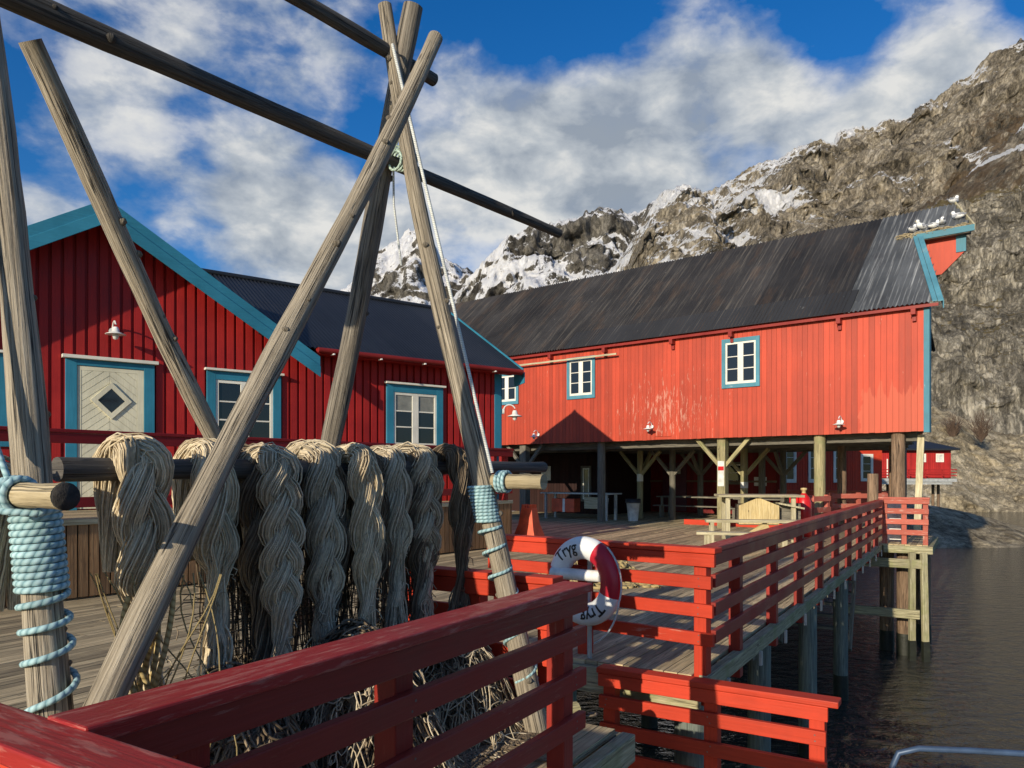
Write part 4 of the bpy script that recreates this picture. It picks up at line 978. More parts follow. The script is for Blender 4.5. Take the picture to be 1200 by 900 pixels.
gull(0.95, HY - 0.1, 'gull sitting in nest litter, first from the left', 0.6)
gull(0.72, HY - 0.16, 'gull sitting in nest litter, second from the left', 3.4)
gull(0.42, HY - 0.10, 'gull sitting in nest litter, third from the left', 0.2)
gull(0.22, HY - 0.22, 'gull sitting in nest litter, fourth from the left', 1.0)

# ================================================================= THINGS ON THE DECK
def at(px, py, Y): return Vector(((px - 600) / F * Y, Y, EYE + (HZ - py) / F * Y))
# red flared bollard with notched top
p = at(620, 640, 17.6); t = thing('bollard', 'flared orange red steel stand with notched top beyond the railing', 'bollard', (p.x, p.y, 0), R(62))
mb = MB()
pr = [(0.42, 0), (0.33, 0.14), (0.22, 0.45), (0.16, 0.82)]
for k in range(len(pr) - 1):
    (r0, z0), (r1, z1) = pr[k], pr[k + 1]
    for a in range(4):
        a0, a1 = R(45 + 90 * a), R(135 + 90 * a)
        mb.add([(r0 * math.cos(a0) * 1.2, r0 * math.sin(a0) * 1.2, z0), (r0 * math.cos(a1) * 1.2, r0 * math.sin(a1) * 1.2, z0), (r1 * math.cos(a1) * 1.2, r1 * math.sin(a1) * 1.2, z1), (r1 * math.cos(a0) * 1.2, r1 * math.sin(a0) * 1.2, z1)], [(0, 1, 2, 3)])
mb.box(-.13, .13, -.13, .13, .80, .818)
mb.build('body', M['cone_red'], t)
mb = MB()
for sx in (-1, 0, 1):
    for sy in (-1, 1): mb.box(sx * .10 - .03, sx * .10 + .03, sy * .10 - .03, sy * .10 + .03, 0.815, 0.90)
mb.build('lugs', M['cone_red'], t)
# white bin
p = on_b(9.35, -1.6); t = thing('bin', 'white plastic bin standing beside the grey front post', 'bin', (p.x, p.y, 0))
mb = MB(); mb.lathe([(0.17, 0), (0.235, 0.68), (0.25, 0.68), (0.25, 0.74), (0.225, 0.74), (0.16, 0.03)], 20); mb.build('tub', M['plastic_white'], t)
mb = MB(); mb.lathe([(0.27, 0.62), (0.265, 0.76), (0.255, 0.76), (0.245, 0.62)], 20); mb.build('liner', M['black'], t)
# work table with boxes under the barn
def table(x, y, L, W, H, label, m, rot=0, group=None, name='table'):
    p = on_b(x, y); t = thing(name, label, 'table', (p.x, p.y, 0), R(140.5 + rot), group)
    mb = MB(); n = max(3, int(W / 0.15))
    for i in range(n): mb.box(-L / 2, L / 2, -W / 2 + W * i / n, -W / 2 + W * (i + 1) / n - 0.008, H - 0.045, H)
    mb.build('table_top', m, t)
    for sx in (-1, 1):
        for sy in (-1, 1):
            mb = MB(); mb.box(sx * (L / 2 - .2) - .04, sx * (L / 2 - .2) + .04, sy * (W / 2 - .1) - .04, sy * (W / 2 - .1) + .04, 0, H - .047); mb.build('leg', m, t)
    return t
table(11.35, -1.3, 3.0, 0.8, 0.95, 'grey topped work table at the back left under the warehouse', M['metal_grey'])
p = on_b(11.9, -1.2); t = thing('crate', 'orange crate with a white stripe under the work table', 'crate', (p.x, p.y, 0.25), R(140.5))
mb = MB(); mb.box(-.5, .5, -.2, .2, 0, .48); mb.build('box', M['cone_red'], t, bevel=0.02)
mb = MB(); mb.box(-.1, .0, .203, .21, 0, .48); mb.build('stripe', M['plastic_white'], t)
p = on_b(10.7, -1.2); t = thing('cartons', 'stack of pale cartons under the work table', 'carton', (p.x, p.y, 0.4), R(140.5))
mb = MB(); mb.obox((0, 0, .2), (.3, 0, 0), (0, .15, 0), (0, 0, .2)); mb.build('carton', M['bench'], t)
mb = MB(); mb.obox((-.42, .02, .2), (.09, 0, 0.03), (0, .15, 0), (-.03, 0, .2)); mb.build('carton', M['paper'], t)
table(8.3, -5.0, 3.6, 0.8, 0.78, 'dark long table under the warehouse, left', M['post_grey'], group='long tables under the warehouse')
table(5.3, -4.2, 2.8, 0.8, 0.78, 'dark long table under the warehouse, right', M['post_grey'], group='long tables under the warehouse')
for x, y, lab in ((8.5, -4.3, 'low bench in front of the left long table'), (5.3, -3.5, 'low bench in front of the right long table')):
    p = on_b(x, y); t = thing('bench', lab, 'bench', (p.x, p.y, 0), R(140.5), 'benches under the warehouse')
    mb = MB(); mb.box(-1.5, 1.5, -.15, .15, .42, .46); mb.build('seat', M['post_grey'], t)
    for sx in (-1.2, 1.2): mb = MB(); mb.box(sx - .04, sx + .04, -.12, .12, 0, .42); mb.build('leg', M['post_grey'], t)
# red kerb plank on the deck
p = on_b(5.9, -1.2); t = thing('kerb_board', 'red kerb board lying on the deck beside the notice post', 'board', (p.x, p.y, 0), R(140.5))
mb = MB(); mb.box(-1.9, 1.3, -.08, .08, 0.0, .16); mb.build('board', M['rail_orange'], t, bevel=0.005)
# fish bench with box, and bench before it (near the quay railing)
WT = at(888, 610, 18.2); t = thing('counter', 'tall timber counter with slab top over a gabled box behind the railing', 'counter', (WT.x, WT.y, 0), R(-9))
mb = MB()
for i in range(7): mb.box(-0.98, 0.98, -.5 + i * .14, -.5 + i * .14 + .132, 1.06, 1.115)
mb.build('table_top', M['bench'], t, bevel=0.004)
mb = MB(); mb.prism([(-.5, -.42, .42), (.42, -.42, .42), (.42, -.42, .86), (.0, -.42, 1.03), (-.1, -.42, 1.03), (-.5, -.42, .86)], (0, .03, 0), None, 2); mb.build('box_front', M['yellowwood'], t)
mb = MB(); mb.box(-.48, .40, -.387, .4, .40, .88); mb.box(.425, .95, -.2, .4, .42, .9); mb.build('box_body', M['post_grey'], t)
mb = MB(); mb.prism([(.40, -.48, .90), (.98, -.48, .78), (.98, -.48, .82), (.40, -.48, .94)], (0, .7, 0)); mb.build('lid', M['bench'], t)
for sx in (-.75, .75):
    for sy in (-.36, .4): mb = MB(); mb.box(sx - .05, sx + .05, sy - .05, sy + .05, 0, 1.058); mb.build('leg', M['bench'], t)
WB = at(880, 615, 16.6); t = thing('bench', 'pale plank bench in front of the tall counter', 'bench', (WB.x, WB.y, 0), R(-8))
mb = MB()
for i in range(2): mb.box(-0.98, 1.2, -.16 + i * .16, -.16 + i * .16 + .15, .54, .60)
mb.build('seat', M['bench'], t, bevel=0.004)
for sx in (-.85, 1.0):
    for sy in (-.12, .12): mb = MB(); mb.box(sx - .04, sx + .04, sy - .035, sy + .035, 0, .538); mb.build('leg', M['bench'], t)
mb = MB(); mb.beam((-.25, 0, .12), (.35, 0, .5), .07, .14); mb.build('brace', M['yellowwood'], t)
for (px, py, Y, lab) in ((870, 660, 15.2, 'pale plank bench low behind the quay railing'),):
    W_ = at(px, py, Y); t = thing('bench', lab, 'bench', (W_.x, W_.y, 0), R(-15))
    mb = MB(); mb.box(-.9, 1.0, -.18, .18, .38, .43); mb.build('seat', M['bench'], t)
    for sx in (-.7, .8): mb = MB(); mb.box(sx - .05, sx + .05, -.14, .14, 0, .38); mb.build('leg', M['bench'], t)
    mb = MB(); mb.beam((-.5, 0, .05), (.1, 0, .37), .08, .12); mb.build('brace', M['yellowwood'], t)
# red canister and small red box
W_ = at(942, 600, 19.3); t = thing('gas_bottle', 'tall bright red bottle standing by the sunlit round post', 'bottle', (W_.x, W_.y, 0.0), 0)
mb = MB(); mb.lathe([(0.17, 0), (0.19, .03), (0.19, .85), (0.15, 1.0), (0.07, 1.1), (0.06, 1.12)], 20); mb.build('cylinder', M['plastic_red'], t)
mb = MB(); mb.lathe([(0.05, 1.12), (0.05, 1.19), (0.08, 1.2), (0.08, 1.25), (0, 1.26)], 12); mb.build('valve', M['yellowwood'], t)
W_ = at(928, 600, 19.3); t = thing('fire_hose_box', 'small red box with black coil left of the red bottle', 'box', (W_.x, W_.y, 0.0), 0)
mb = MB(); mb.box(-.13, .13, -.1, .1, .5, 1.05); mb.build('box', M['plastic_red'], t, bevel=0.01)
mb = MB(); 
for k in range(4): mb.tube([(0.12 * math.cos(a), -.11 - k * .02, .42 + .15 * math.sin(a)) for a in np.linspace(0, 2 * math.pi, 20)], .018, 6, caps=False)
mb.build('hose_coil', M['black'], t)
mb = MB(); mb.box(-.03, .03, -.03, .03, 0, .5); mb.build('stand', M['black'], t)
# low pink fences beyond the counter
def lowfence(px0, px1, py, Y, label, n=3):
    a, b_ = at(px0, py, Y), at(px1, py, Y + 0.6); d = b_ - a
    t = thing('low_fence', label, 'fence', (a.x, a.y, 0), math.atan2(d.y, d.x)); L = d.length
    for k in range(3): mb = MB(); mb.box(0, L, -.02, .02, .28 + k * .3, .42 + k * .3); mb.build('board', M['rail_worn'], t)
    for x in np.linspace(.06, L - .06, n): mb = MB(); mb.box(x - .05, x + .05, .022, .12, 0, 1.05); mb.build('post', M['rail_worn'], t)
lowfence(953, 973, 600, 19.8, 'short pink fence beside the sunlit round post', 2)
lowfence(975, 1040, 600, 22.5, 'pink fence section behind the far railing')
W_ = UVw(19.75, 1.62); t = thing('panel', 'white panel leaning behind the pink platform railing', 'panel', (W_.x, W_.y, 0), R(-31.5))
mb = MB(); mb.obox((0, 0, .52), (.2, 0, 0), (0, .015, 0), (0, .0, .45)); mb.build('sheet', M['plastic_white'], t)
# coil / heap of brown net behind life ring
def tangle(mb, c, rx, ry, h, n, r, seg=22, wild=1.0, lo=0.01):
    for i in range(n):
        a = random.uniform(0, 2 * math.pi); q = math.sqrt(random.random())
        p = np.array([c[0] + rx * q * math.cos(a), c[1] + ry * q * math.sin(a), 0.0]); zc = h * (1 - q * q) * random.uniform(.55, 1.05) + lo
        ang = random.uniform(0, 6.28); path = []; da = random.uniform(-1, 1) * .6
        step = random.uniform(.02, .05) * wild
        for k in range(seg):
            qq = ((p[0] - c[0]) / rx) ** 2 + ((p[1] - c[1]) / ry) ** 2
            zz = max(lo, h * (1 - min(qq, 1.0)) * (zc / max(h, .01)) ** .5 + random.gauss(0, r * .7))
            path.append((p[0], p[1], c[2] + zz))
            da += random.gauss(0, .6); da *= .9; ang += da; p = p + np.array([math.cos(ang), math.sin(ang), 0]) * step
        P = np.array(path); P[1:-1] = (P[:-2] + P[1:-1] * 2 + P[2:]) / 4
        mb.tube(P, r, 5, caps=False)
W_ = at(722, 672, 11.2); t = thing('rope_heap', 'heap of pale tangled rope on the deck seen through the life ring', 'rope', (W_.x - .35, W_.y, 0))
mb = MB(); tangle(mb, (0, 0, 0), 1.0, .45, .40, 240, .022, 20); mb.build('rope', M['rope_tan'], t)

# ================================================================= LIFE RING
a51 = UVw(5.95, VE) - UVw(6.2, 4.0); vdir = a51.normalized()
LR = UVw(6.06, 2.79) ; fr_ang = math.atan2(vdir.y, vdir.x)
ring = thing('life_ring', 'white life ring with red bands hung on the railing post', 'life ring', (LR.x, LR.y, 0.685), fr_ang - R(6))
RO, RI_ = 0.285, 0.098
yc = -0.235
def torus(mb, a0, a1, n, rr, m=18):
    vs, fs = [], []
    A = np.linspace(a0, a1, n)
    for a in A:
        for j in range(m):
            b_ = 2 * math.pi * j / m; q = RO + rr * math.cos(b_)
            vs.append((q * math.cos(a), yc + rr * 0.8 * math.sin(b_), q * math.sin(a)))
    for i in range(n - 1):
        for j in range(m):
            k = (j + 1) % m; fs.append((i * m + j, i * m + k, (i + 1) * m + k, (i + 1) * m + j))
    mb.add(vs, fs, None, .5, True)
bands = [(62, -18), (-118, -198)]
mb = MB(); torus(mb, R(62), R(162), 30, RI_); torus(mb, R(-118), R(-18), 30, RI_); mb.build('white_section', M['ring_white'], ring)
mb = MB(); torus(mb, R(-18), R(62), 26, RI_ * 1.012); torus(mb, R(162), R(242), 26, RI_ * 1.012); mb.build('red_band', M['ring_red'], ring)
def arc_text(txt, a_mid, flip, size):
    cu = bpy.data.curves.new('t', 'FONT'); cu.body = txt; cu.size = size; cu.align_x = 'CENTER'; cu.align_y = 'CENTER'; cu.offset = 0.0025
    o = bpy.data.objects.new('t', cu); COL.objects.link(o); bpy.context.view_layer.update()
    me = bpy.data.meshes.new_from_object(o.evaluated_get(bpy.context.evaluated_depsgraph_get()))
    bpy.data.objects.remove(o)
    import bmesh
    bm = bmesh.new(); bm.from_mesh(me); bmesh.ops.triangulate(bm, faces=bm.faces)
    bmesh.ops.subdivide_edges(bm, edges=bm.edges, cuts=3, use_grid_fill=True)
    for v in bm.verts:
        gx, gy = v.co.x, v.co.y
        if flip: gx, gy = -gx, -gy
        a = a_mid - gx / (RO + .03); b_ = -math.pi / 2 + (gy + .01) / RI_; rr = RI_ * 1.012 + 0.0015
        q = RO + rr * math.cos(b_); v.co = Vector((q * math.cos(a), yc + rr * .8 * math.sin(b_), q * math.sin(a)))
    bm.to_mesh(me); bm.free(); me.name = 'lettering'; me.materials.clear(); me.materials.append(M['ink'])
    ob = bpy.data.objects.new('lettering', me); COL.objects.link(ob); ob.parent = ring; ob['label'] = 'black lettering ' + txt
arc_text('Tryg', R(120), False, 0.145); arc_text('Tryg', R(-62), False, 0.145)
mb = MB(); an = np.linspace(R(50), R(-75), 26)
mb.tube([((RO + .115 + .10 * max(0, math.sin((R(-20) - a))) ** 1 * (a < R(-20))) * math.cos(a), yc - .02, (RO + .115 + .16 * max(0, math.sin(R(-20) - a)) * (a < R(-20))) * math.sin(a)) for a in an], .008, 6); mb.build('grab_line', M['rope_white'], ring)
lh = thing('ring_holder', 'grey upright pole with white cross tube holding the life ring', 'holder', (LR.x, LR.y, 0), fr_ang)
mb = MB(); mb.tube([(-.045, -.12, -.25), (-.045, -.12, 1.02)], .022, 10); mb.build('pole', M['metal_grey'], lh)
mb = MB(); mb.tube([(-.34, -.27, .735), (.20, -.22, .735)], .05, 14); mb.tube([(-.0, -.25, .735), (0, -.03, .735)], .035, 10); mb.build('cross_tube', M['metal_white'], lh)

# ================================================================= DRYING RACK: POLES
def pole(name, label, p0, p1, r0, r1, m, cat='pole', group=None, wob=0.020, seg=28, sag=0.0):
    p0, p1 = Vector(p0), Vector(p1); t = thing(name, label, cat, p0, 0, group)
    mb = MB(); s = np.linspace(0, 1, seg); d = np.array(p1 - p0)
    P = s[:, None] * d; L = (p1 - p0).length
    ph = random.uniform(0, 6); P[:, 0] += sag * np.sin(s * math.pi) + wob * np.sin(s * 7 + ph) ; P[:, 1] += wob * np.sin(s * 5 + ph * 2); P[:, 2] += wob * .5 * np.sin(s * 6 + ph)
    rad = (r0 + (r1 - r0) * s) * (1 + 0.035 * np.sin(s * 23 + ph) + rng.normal(0, .018, seg))
    mb.tube(P, rad, 18, wob=0.012)
    for q in range(int(L * 3)):
        f = random.uniform(.05, .95); a = random.uniform(0, 6.28); i = int(f * (seg - 1))
        c = P[i] + np.array([math.cos(a), math.sin(a), random.uniform(-.3, .3)]) * rad[i] * .93
        kr = random.uniform(.6, 1.35); mb.lathe([(0.0, .016 * kr), (.014 * kr, .011 * kr), (.020 * kr, 0), (0.012 * kr, -.014 * kr), (0, -.02 * kr)], 9, tuple(c), rnd=.05)
    mb.build('shaft', m, t)
    return t
PG2 = 'weathered poles of the fish drying rack'
pA = ((-1.575, 2.70, -0.01), (-2.09, 2.90, 4.09))
pole('rack_pole', 'thick leaning pole at the far left wrapped in blue rope', *pA, .078, .042, M['pole'], group=PG2)
pole('rack_pole', 'pole leaning across the red gable, its top under the long beam', (-1.42, 6.0, -0.01), (-2.19, 3.38, 3.55), .058, .052, M['pole'], group=PG2)
pB = ((0.17, 4.70, -0.01), (-0.80, 4.72, 4.55))
pole('rack_pole', 'right hand pole of the tripod with spiral blue cord near the life ring', *pB, .075, .042, M['pole'], group=PG2, sag=-.05)
pole('rack_pole', 'middle back pole of the tripod with the highest tip', (-1.71, 5.53, -0.01), (-0.60, 4.70, 4.545), .075, .060, M['pole_shaded'], group=PG2)
pole('rack_pole', 'long diagonal brace pole crossing in front of the nets', (-1.752, 2.46, -0.01), (-0.448, 4.287, 4.093), .068, .043, M['pole'], group=PG2)
pole('rack_beam', 'long dark ridge beam lying across the tripods against the sky', (-2.85, 2.27, 3.62), (0.385, 6.21, 3.59), .060, .036, M['pole_dark'], 'beam', seg=24, wob=.008)
pole('rack_beam', 'short dark beam end high in the tripod crotch', (-2.6, 2.2, 4.22), (-0.54, 5.05, 4.25), .05, .042, M['pole_dark'], 'beam')
L1a, L1b = Vector((-1.83, 3.02, 1.62)), Vector((0.265, 6.34, 1.66))
pole('rack_log', 'dark horizontal log carrying the hanging net bundles', L1a, L1b, .050, .044, M['pole_dark'], 'log', wob=.004)
t = pole('rack_log', 'short pale log tied to the right hand pole, its end sunlit', (-0.20, 4.767, 1.555), (0.195, 4.525, 1.555), .047, .047, M['log_pale'], 'log', wob=.003)
t = pole('rack_log', 'pale log with a charred end tied across the far left pole', (-2.70, 3.215, 1.52), (-1.455, 2.45, 1.528), .044, .044, M['log_pale'], 'log', wob=.003)
mb = MB(); mb.lathe([(.0445, -.012), (.0465, 0.0), (.044, .006), (0, .008)], 18)
e_ = mb.build('charred_end', M['endgrain'], t); dd = (Vector((-1.455, 2.45, 1.528)) - Vector((-2.70, 3.215, 1.52)))
e_.rotation_euler = dd.to_track_quat('Z', 'Y').to_euler(); e_.location = dd
# ropes
def lerpP(p, z): 
    a, b_ = Vector(p[0]), Vector(p[1]); f = (z - a.z) / (b_.z - a.z); return a.lerp(b_, f)
def helix(mb, P, turns, r_p, r, per=18, bow=0.0):
    """P: list of (z, turnindex) control; wraps pole P"""
    pts = []
    n = int(turns[-1][0] * per)
    tz = np.array(turns)
    for i in range(n + 1):
        tt = i / per; z = np.interp(tt, tz[:, 0], tz[:, 1]); c = lerpP(P, z); c.x += bow * math.sin((z - P[0][2]) / (P[1][2] - P[0][2]) * math.pi); a = -tt * 2 * math.pi + 1.0
        rp = r_p(z) + r * .9
        pts.append((c.x + rp * math.cos(a), c.y + rp * math.sin(a), z))
    mb.tube(pts, r, 8)
rA = lambda z: .078 + (.042 - .078) * z / 4.1
t = thing('rope_wrap', 'pale blue rope wound tightly around the far left pole', 'rope', (0, 0, 0))
mb = MB(); helix(mb, pA, [(0, 1.50), (13, 1.17), (14, 1.08), (15, .99), (16, .86), (17.3, .60)], rA, .0125); mb.build('winding', M['rope_blue'], t)
mb = MB()
for k in range(3):
    c = Vector((-1.70 - .027 * k, 2.60 + .016 * k, 1.528)); q = []
    for a in np.linspace(0, 2 * math.pi, 16): q.append((c.x + .058 * math.cos(a) * .52, c.y + .058 * math.cos(a) * .85, c.z + .058 * math.sin(a)))
    mb.tube(q, .0125, 8)
cA = lerpP(pA, 1.5)
mb.tube([(-1.74, 2.56, 1.475), (-1.62, 2.56, 1.465), (-1.60, 2.66, 1.48), (cA.x + .085, cA.y - .01, 1.5)], .0125, 8)
mb.tube([(-1.745, 2.60, 1.585), (-1.80, 2.62, 1.70), (-1.84, 2.66, 2.0), (-1.90, 2.70, 2.4), (-1.98, 2.74, 3.0), (-2.06, 2.78, 3.6)], .011, 8); mb.build('hanging_end', M['rope_blue'], t)
rB = lambda z: .075 + (.042 - .075) * z / 4.55
t = thing('rope_wrap', 'pale blue cord wound in a spiral around the right hand pole', 'rope', (0, 0, 0))
mb = MB(); helix(mb, pB, [(0, 1.53), (11, 1.30), (12, 1.2), (13, 1.05), (14, .9), (15, .72), (16, .45), (16.6, .3)], rB, .0105, bow=-.05); mb.build('winding', M['rope_blue'], t)
mb = MB()
for k in range(3):
    q = [(-0.075 + .022 * k + .062 * math.cos(a) * .52, 4.685 - .014 * k + .062 * math.cos(a) * .85, 1.555 + .062 * math.sin(a)) for a in np.linspace(0, 2 * math.pi, 16)]
    mb.tube(q, .011, 8)
mb.build('log_lashing', M['rope_blue'], t)
t = thing('rope', 'white line running from the tripod top down to the log', 'rope', (0, 0, 0))
top = at(460, 52, 4.62); bot = at(577, 554, 4.60)
mb = MB(); s = np.linspace(0, 1, 20); mb.tube([tuple(top.lerp(bot, q) + Vector((-.0 * math.sin(q * 3.14), 0, 0))) for q in s], .0105, 7)
mb.tube([tuple(top), (top.x - .03, 4.8, top.z - .02), (top.x - .03, 4.86, top.z - .9), (top.x + .02, 4.85, top.z - 1.3)], .007, 6); mb.build('line', M['rope_white'], t)
t = thing('rope_lashing', 'pale green lashing round the beam at the tripod crotch', 'rope', (0, 0, 0))
mb = MB(); c0 = at(470, 192, 4.78)
for k in range(5):
    cc = c0 + Vector((.02 * k - .03, .03 * k - .05, .01 * k)); mb.tube([(cc.x + .06 * math.cos(a) * .75, cc.y - .06 * math.cos(a) * .6, cc.z + .06 * math.sin(a)) for a in np.linspace(0, 2 * math.pi, 14)], .009, 6)
for k in range(6):
    P = [c0 + Vector((random.uniform(-.05, .05), -.06, .05 + .05 * j * (k % 3 + 1) / 2 + random.uniform(-.01, .01))) for j in range(6)]; mb.tube([tuple(p) for p in P], .007, 5)
mb.build('lashing', mk_rope('pale green twine', (0.2, .3, .24), (.5, .62, .52)), t)

# ================================================================= NET BUNDLES
Ld = (L1b - L1a); Ln = Ld.normalized()
log_ang = math.atan2(Ln.y, Ln.x)
def yarns(mb, path, radius, n, yr, twist, jit=0.12, sides=4, rlo=.72):
    """n yarns laid on the surface of a strand whose centre line is path"""
    path = np.asarray(path); K = len(path)
    T = np.gradient(path, axis=0); T /= np.linalg.norm(T, axis=1)[:, None] + 1e-9
    X = np.cross(np.array([0.3, 1.0, 0.1]), T); X /= np.linalg.norm(X, axis=1)[:, None] + 1e-9
    Yv = np.cross(T, X); s = np.linspace(0, 1, K)
    for i in range(n):
        a = 2 * math.pi * i / n + random.uniform(-.15, .15) + twist * s * 2 * math.pi
        wobn = np.convolve(rng.normal(0, 1, K + 4), np.ones(5) / 5, 'valid') * jit * 2
        rr = radius * (random.uniform(rlo, 1.05) + wobn)
        P = path + (np.cos(a) * rr)[:, None] * X + (np.sin(a) * rr)[:, None] * Yv
        mb.tube(P, yr * random.uniform(.75, 1.25), sides, caps=False)
def net_bundle(px, label, L=0.85, width=.10, strand=.058, period=.55, m='yarn', phase=0.0, tail=.28, dy=0.0, nk=.82, loose=False, ny=50, off=(0, 0, 0), kind='braid'):
    k = (px - 600) / F
    # point of the log seen at that column
    f = (k * L1a.y - L1a.x) / (Ld.x - k * Ld.y); p = L1a + Ld * f + Vector(off)
    t = thing('net_bundle', label, 'net', p, log_ang, 'twisted net bundles hung over the log')
    mb = MB(); back = .45
    tot = back + .30 + L; K = 52
    for st_ in range(3):
        ph = phase + 2 * math.pi * st_ / 3; path = []; rad = []
        for q in np.linspace(0, 1, K):
            d = q * tot
            if d < back: base = np.array([0, .105, -back + d]); w_ = .5
            elif d < back + .30:
                a = (d - back) / .30 * math.pi; base = np.array([0, .105 * math.cos(a), .105 * math.sin(a) * .85]); w_ = .5 + .3 * (d - back) / .3
            else: base = np.array([0, -.105 - .02 * math.sin((d - back - .3) * 3), -(d - back - .30)]); w_ = 1
            g = max(0, d - back - .18); gg = g / L
            sq = 1.0 if gg < nk - .15 else max(.22, 1 - (gg - nk + .15) / .15 * .78)
            if gg > nk: sq = .22 + .25 * (gg - nk) / (1 - nk + .01)
            amp = width * (.62 + .38 * min(1, g * 6)) * sq
            th = 2 * math.pi * g / period + ph
            path.append(base + np.array([amp * math.sin(th) * 1.0, -width * .42 * math.sin(2 * th) * sq, 0]))
            rad.append(strand * (0.35 + .6 * d / back if d < back else 1.0) * (1.0 if gg < nk - .1 else max(.55, 1 - (gg - nk + .1) * 2.2)) * (1 + .12 * math.sin(th * 1.7)))
        yarns(mb, path, np.array(rad), ny, .0040, .7, .10)
        mb.tube(path, np.array(rad) * .80, 8, rnd=.3)
    mb.build('braid', M[m], t)
    tb = MB()
    zb = -L * .93
    for i in range(ny * 2):
        a = random.uniform(0, 6.28); q = math.sqrt(random.random()); x0, y0 = .035 * q * math.cos(a), .035 * q * math.sin(a)
        fl = random.uniform(1.4, 3.2); Lt = tail * random.uniform(.6, 1.15); P = []
        wx, wy = random.gauss(0, .012), random.gauss(0, .012)
        for j in range(8):
            u = j / 7; P.append((x0 * (1 + (fl - 1) * u) + wx * math.sin(u * 5), -.11 + y0 * (1 + (fl - 1) * u) + wy * math.sin(u * 4), zb - Lt * u + .06))
        tb.tube(P, random.uniform(.004, .007), 4, caps=False)
    # stray loops
    for i in range(10):
        x0 = random.uniform(-width, width); z0 = random.uniform(-L, .05); r_ = random.uniform(.02, .05)
        tb.tube([(x0 + r_ * math.cos(a), -.12 - random.uniform(.0, .03) - width * .4, z0 + r_ * 1.3 * math.sin(a)) for a in np.linspace(0, random.uniform(3, 6), 9)], .003, 4, caps=False)
    ob = tb.build('tassel', M[m], t)
    ob.location = (0, 0, 0)
    return t
net_bundle(152, 'pale braided net bundle nearest the far left pole', .90, .064, .057, .80, 'yarn', .3, .25)
net_bundle(238, 'braided net bundle half covered by the diagonal pole', .84, .056, .058, .85, 'yarn', 1.6, .45, nk=.72, off=(-.03, .045, .0))
net_bundle(308, 'grey braided net bundle right of the diagonal pole', 1.02, .060, .053, .50, 'yarn_grey', 2.2, .38, nk=.86, off=(.03, -.04, -.02))
net_bundle(368, 'grey braided net bundle ending in a fat knot', .94, .056, .061, .72, 'yarn_grey', .8, .25, nk=.92, off=(-.035, .05, 0))
net_bundle(412, 'net bundle with one pale sunlit strand in front', 1.0, .054, .052, .80, 'yarn', 3.6, .40, nk=.8, off=(.02, -.08, 0))
net_bundle(445, 'darker net bundle hanging behind the pale stranded one', .85, .056, .050, .8, 'yarn_grey', 1.2, .45, nk=.76, off=(.0, .10, 0))
net_bundle(489, 'broad grey braided net bundle second from the right', 1.0, .076, .062, .62, 'yarn_grey', 2.9, .3, nk=.74, off=(-.05, .06, .01))
net_bundle(520, 'dark brown net bundle at the right end of the log', .95, .050, .050, .9, 'yarn_brown', 4.4, .34, nk=.74, off=(.03, -.02, .02))
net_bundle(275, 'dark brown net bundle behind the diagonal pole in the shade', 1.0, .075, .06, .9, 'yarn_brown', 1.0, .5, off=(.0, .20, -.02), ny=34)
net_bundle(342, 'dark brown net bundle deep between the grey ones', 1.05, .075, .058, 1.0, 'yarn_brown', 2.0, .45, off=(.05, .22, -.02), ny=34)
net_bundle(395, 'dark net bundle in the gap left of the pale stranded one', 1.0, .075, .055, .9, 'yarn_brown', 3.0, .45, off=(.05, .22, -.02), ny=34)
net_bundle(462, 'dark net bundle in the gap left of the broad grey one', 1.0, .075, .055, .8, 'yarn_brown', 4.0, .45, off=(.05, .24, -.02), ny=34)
t = net_bundle(100, 'net bundle cut by the left edge of the picture', .55, .09, .06, .6, 'yarn_grey', .5, .2); t.location = (-2.02, 2.80, 1.53); t.rotation_euler = (0, 0, math.atan2(-.765, 1.245))
# old netting draped from the back of the log
def curtain(px0, px1, n, label, m, back):
    t = thing('hanging_net', label, 'net', L1a, log_ang, 'old netting draped behind the bundles')
    mb = MB(); Lg = Ld.length
    def fx(px): k = (px - 600) / F; return (k * L1a.y - L1a.x) / (Ld.x - k * Ld.y) * Lg
    x0, x1 = fx(px0), fx(px1)
    for i in range(n):
        x = random.uniform(x0, x1); cl = math.sin(x * 9) * .05; zl = random.uniform(.7, 1.5); P = []; a, b_, c_ = random.uniform(0, 6), random.uniform(4, 9), random.uniform(.01, .035)
        for j in range(11):
            u = j / 10; P.append((x + cl * u + c_ * math.sin(u * b_ + a), back + .05 * math.cos(u * b_ * .8 + a) + random.gauss(0, .006), .06 - zl * u))
        mb.tube(P, random.uniform(.0025, .0045), 4, caps=False)
    for i in range(n // 4):
        x = random.uniform(x0, x1); z = random.uniform(-1.3, -.5); P = [(x + .05 * j * random.choice((-1, 1)) * .5 + .02 * math.sin(j), back + random.gauss(-.02, .02), z - .03 * abs(j - 4)) for j in range(9)]
        mb.tube(P, .003, 4, caps=False)
    mb.build('mesh', M[m], t)
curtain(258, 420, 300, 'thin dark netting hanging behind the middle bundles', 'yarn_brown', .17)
curtain(400, 515, 260, 'thin dark netting hanging behind the right hand bundles', 'yarn_brown', .17)
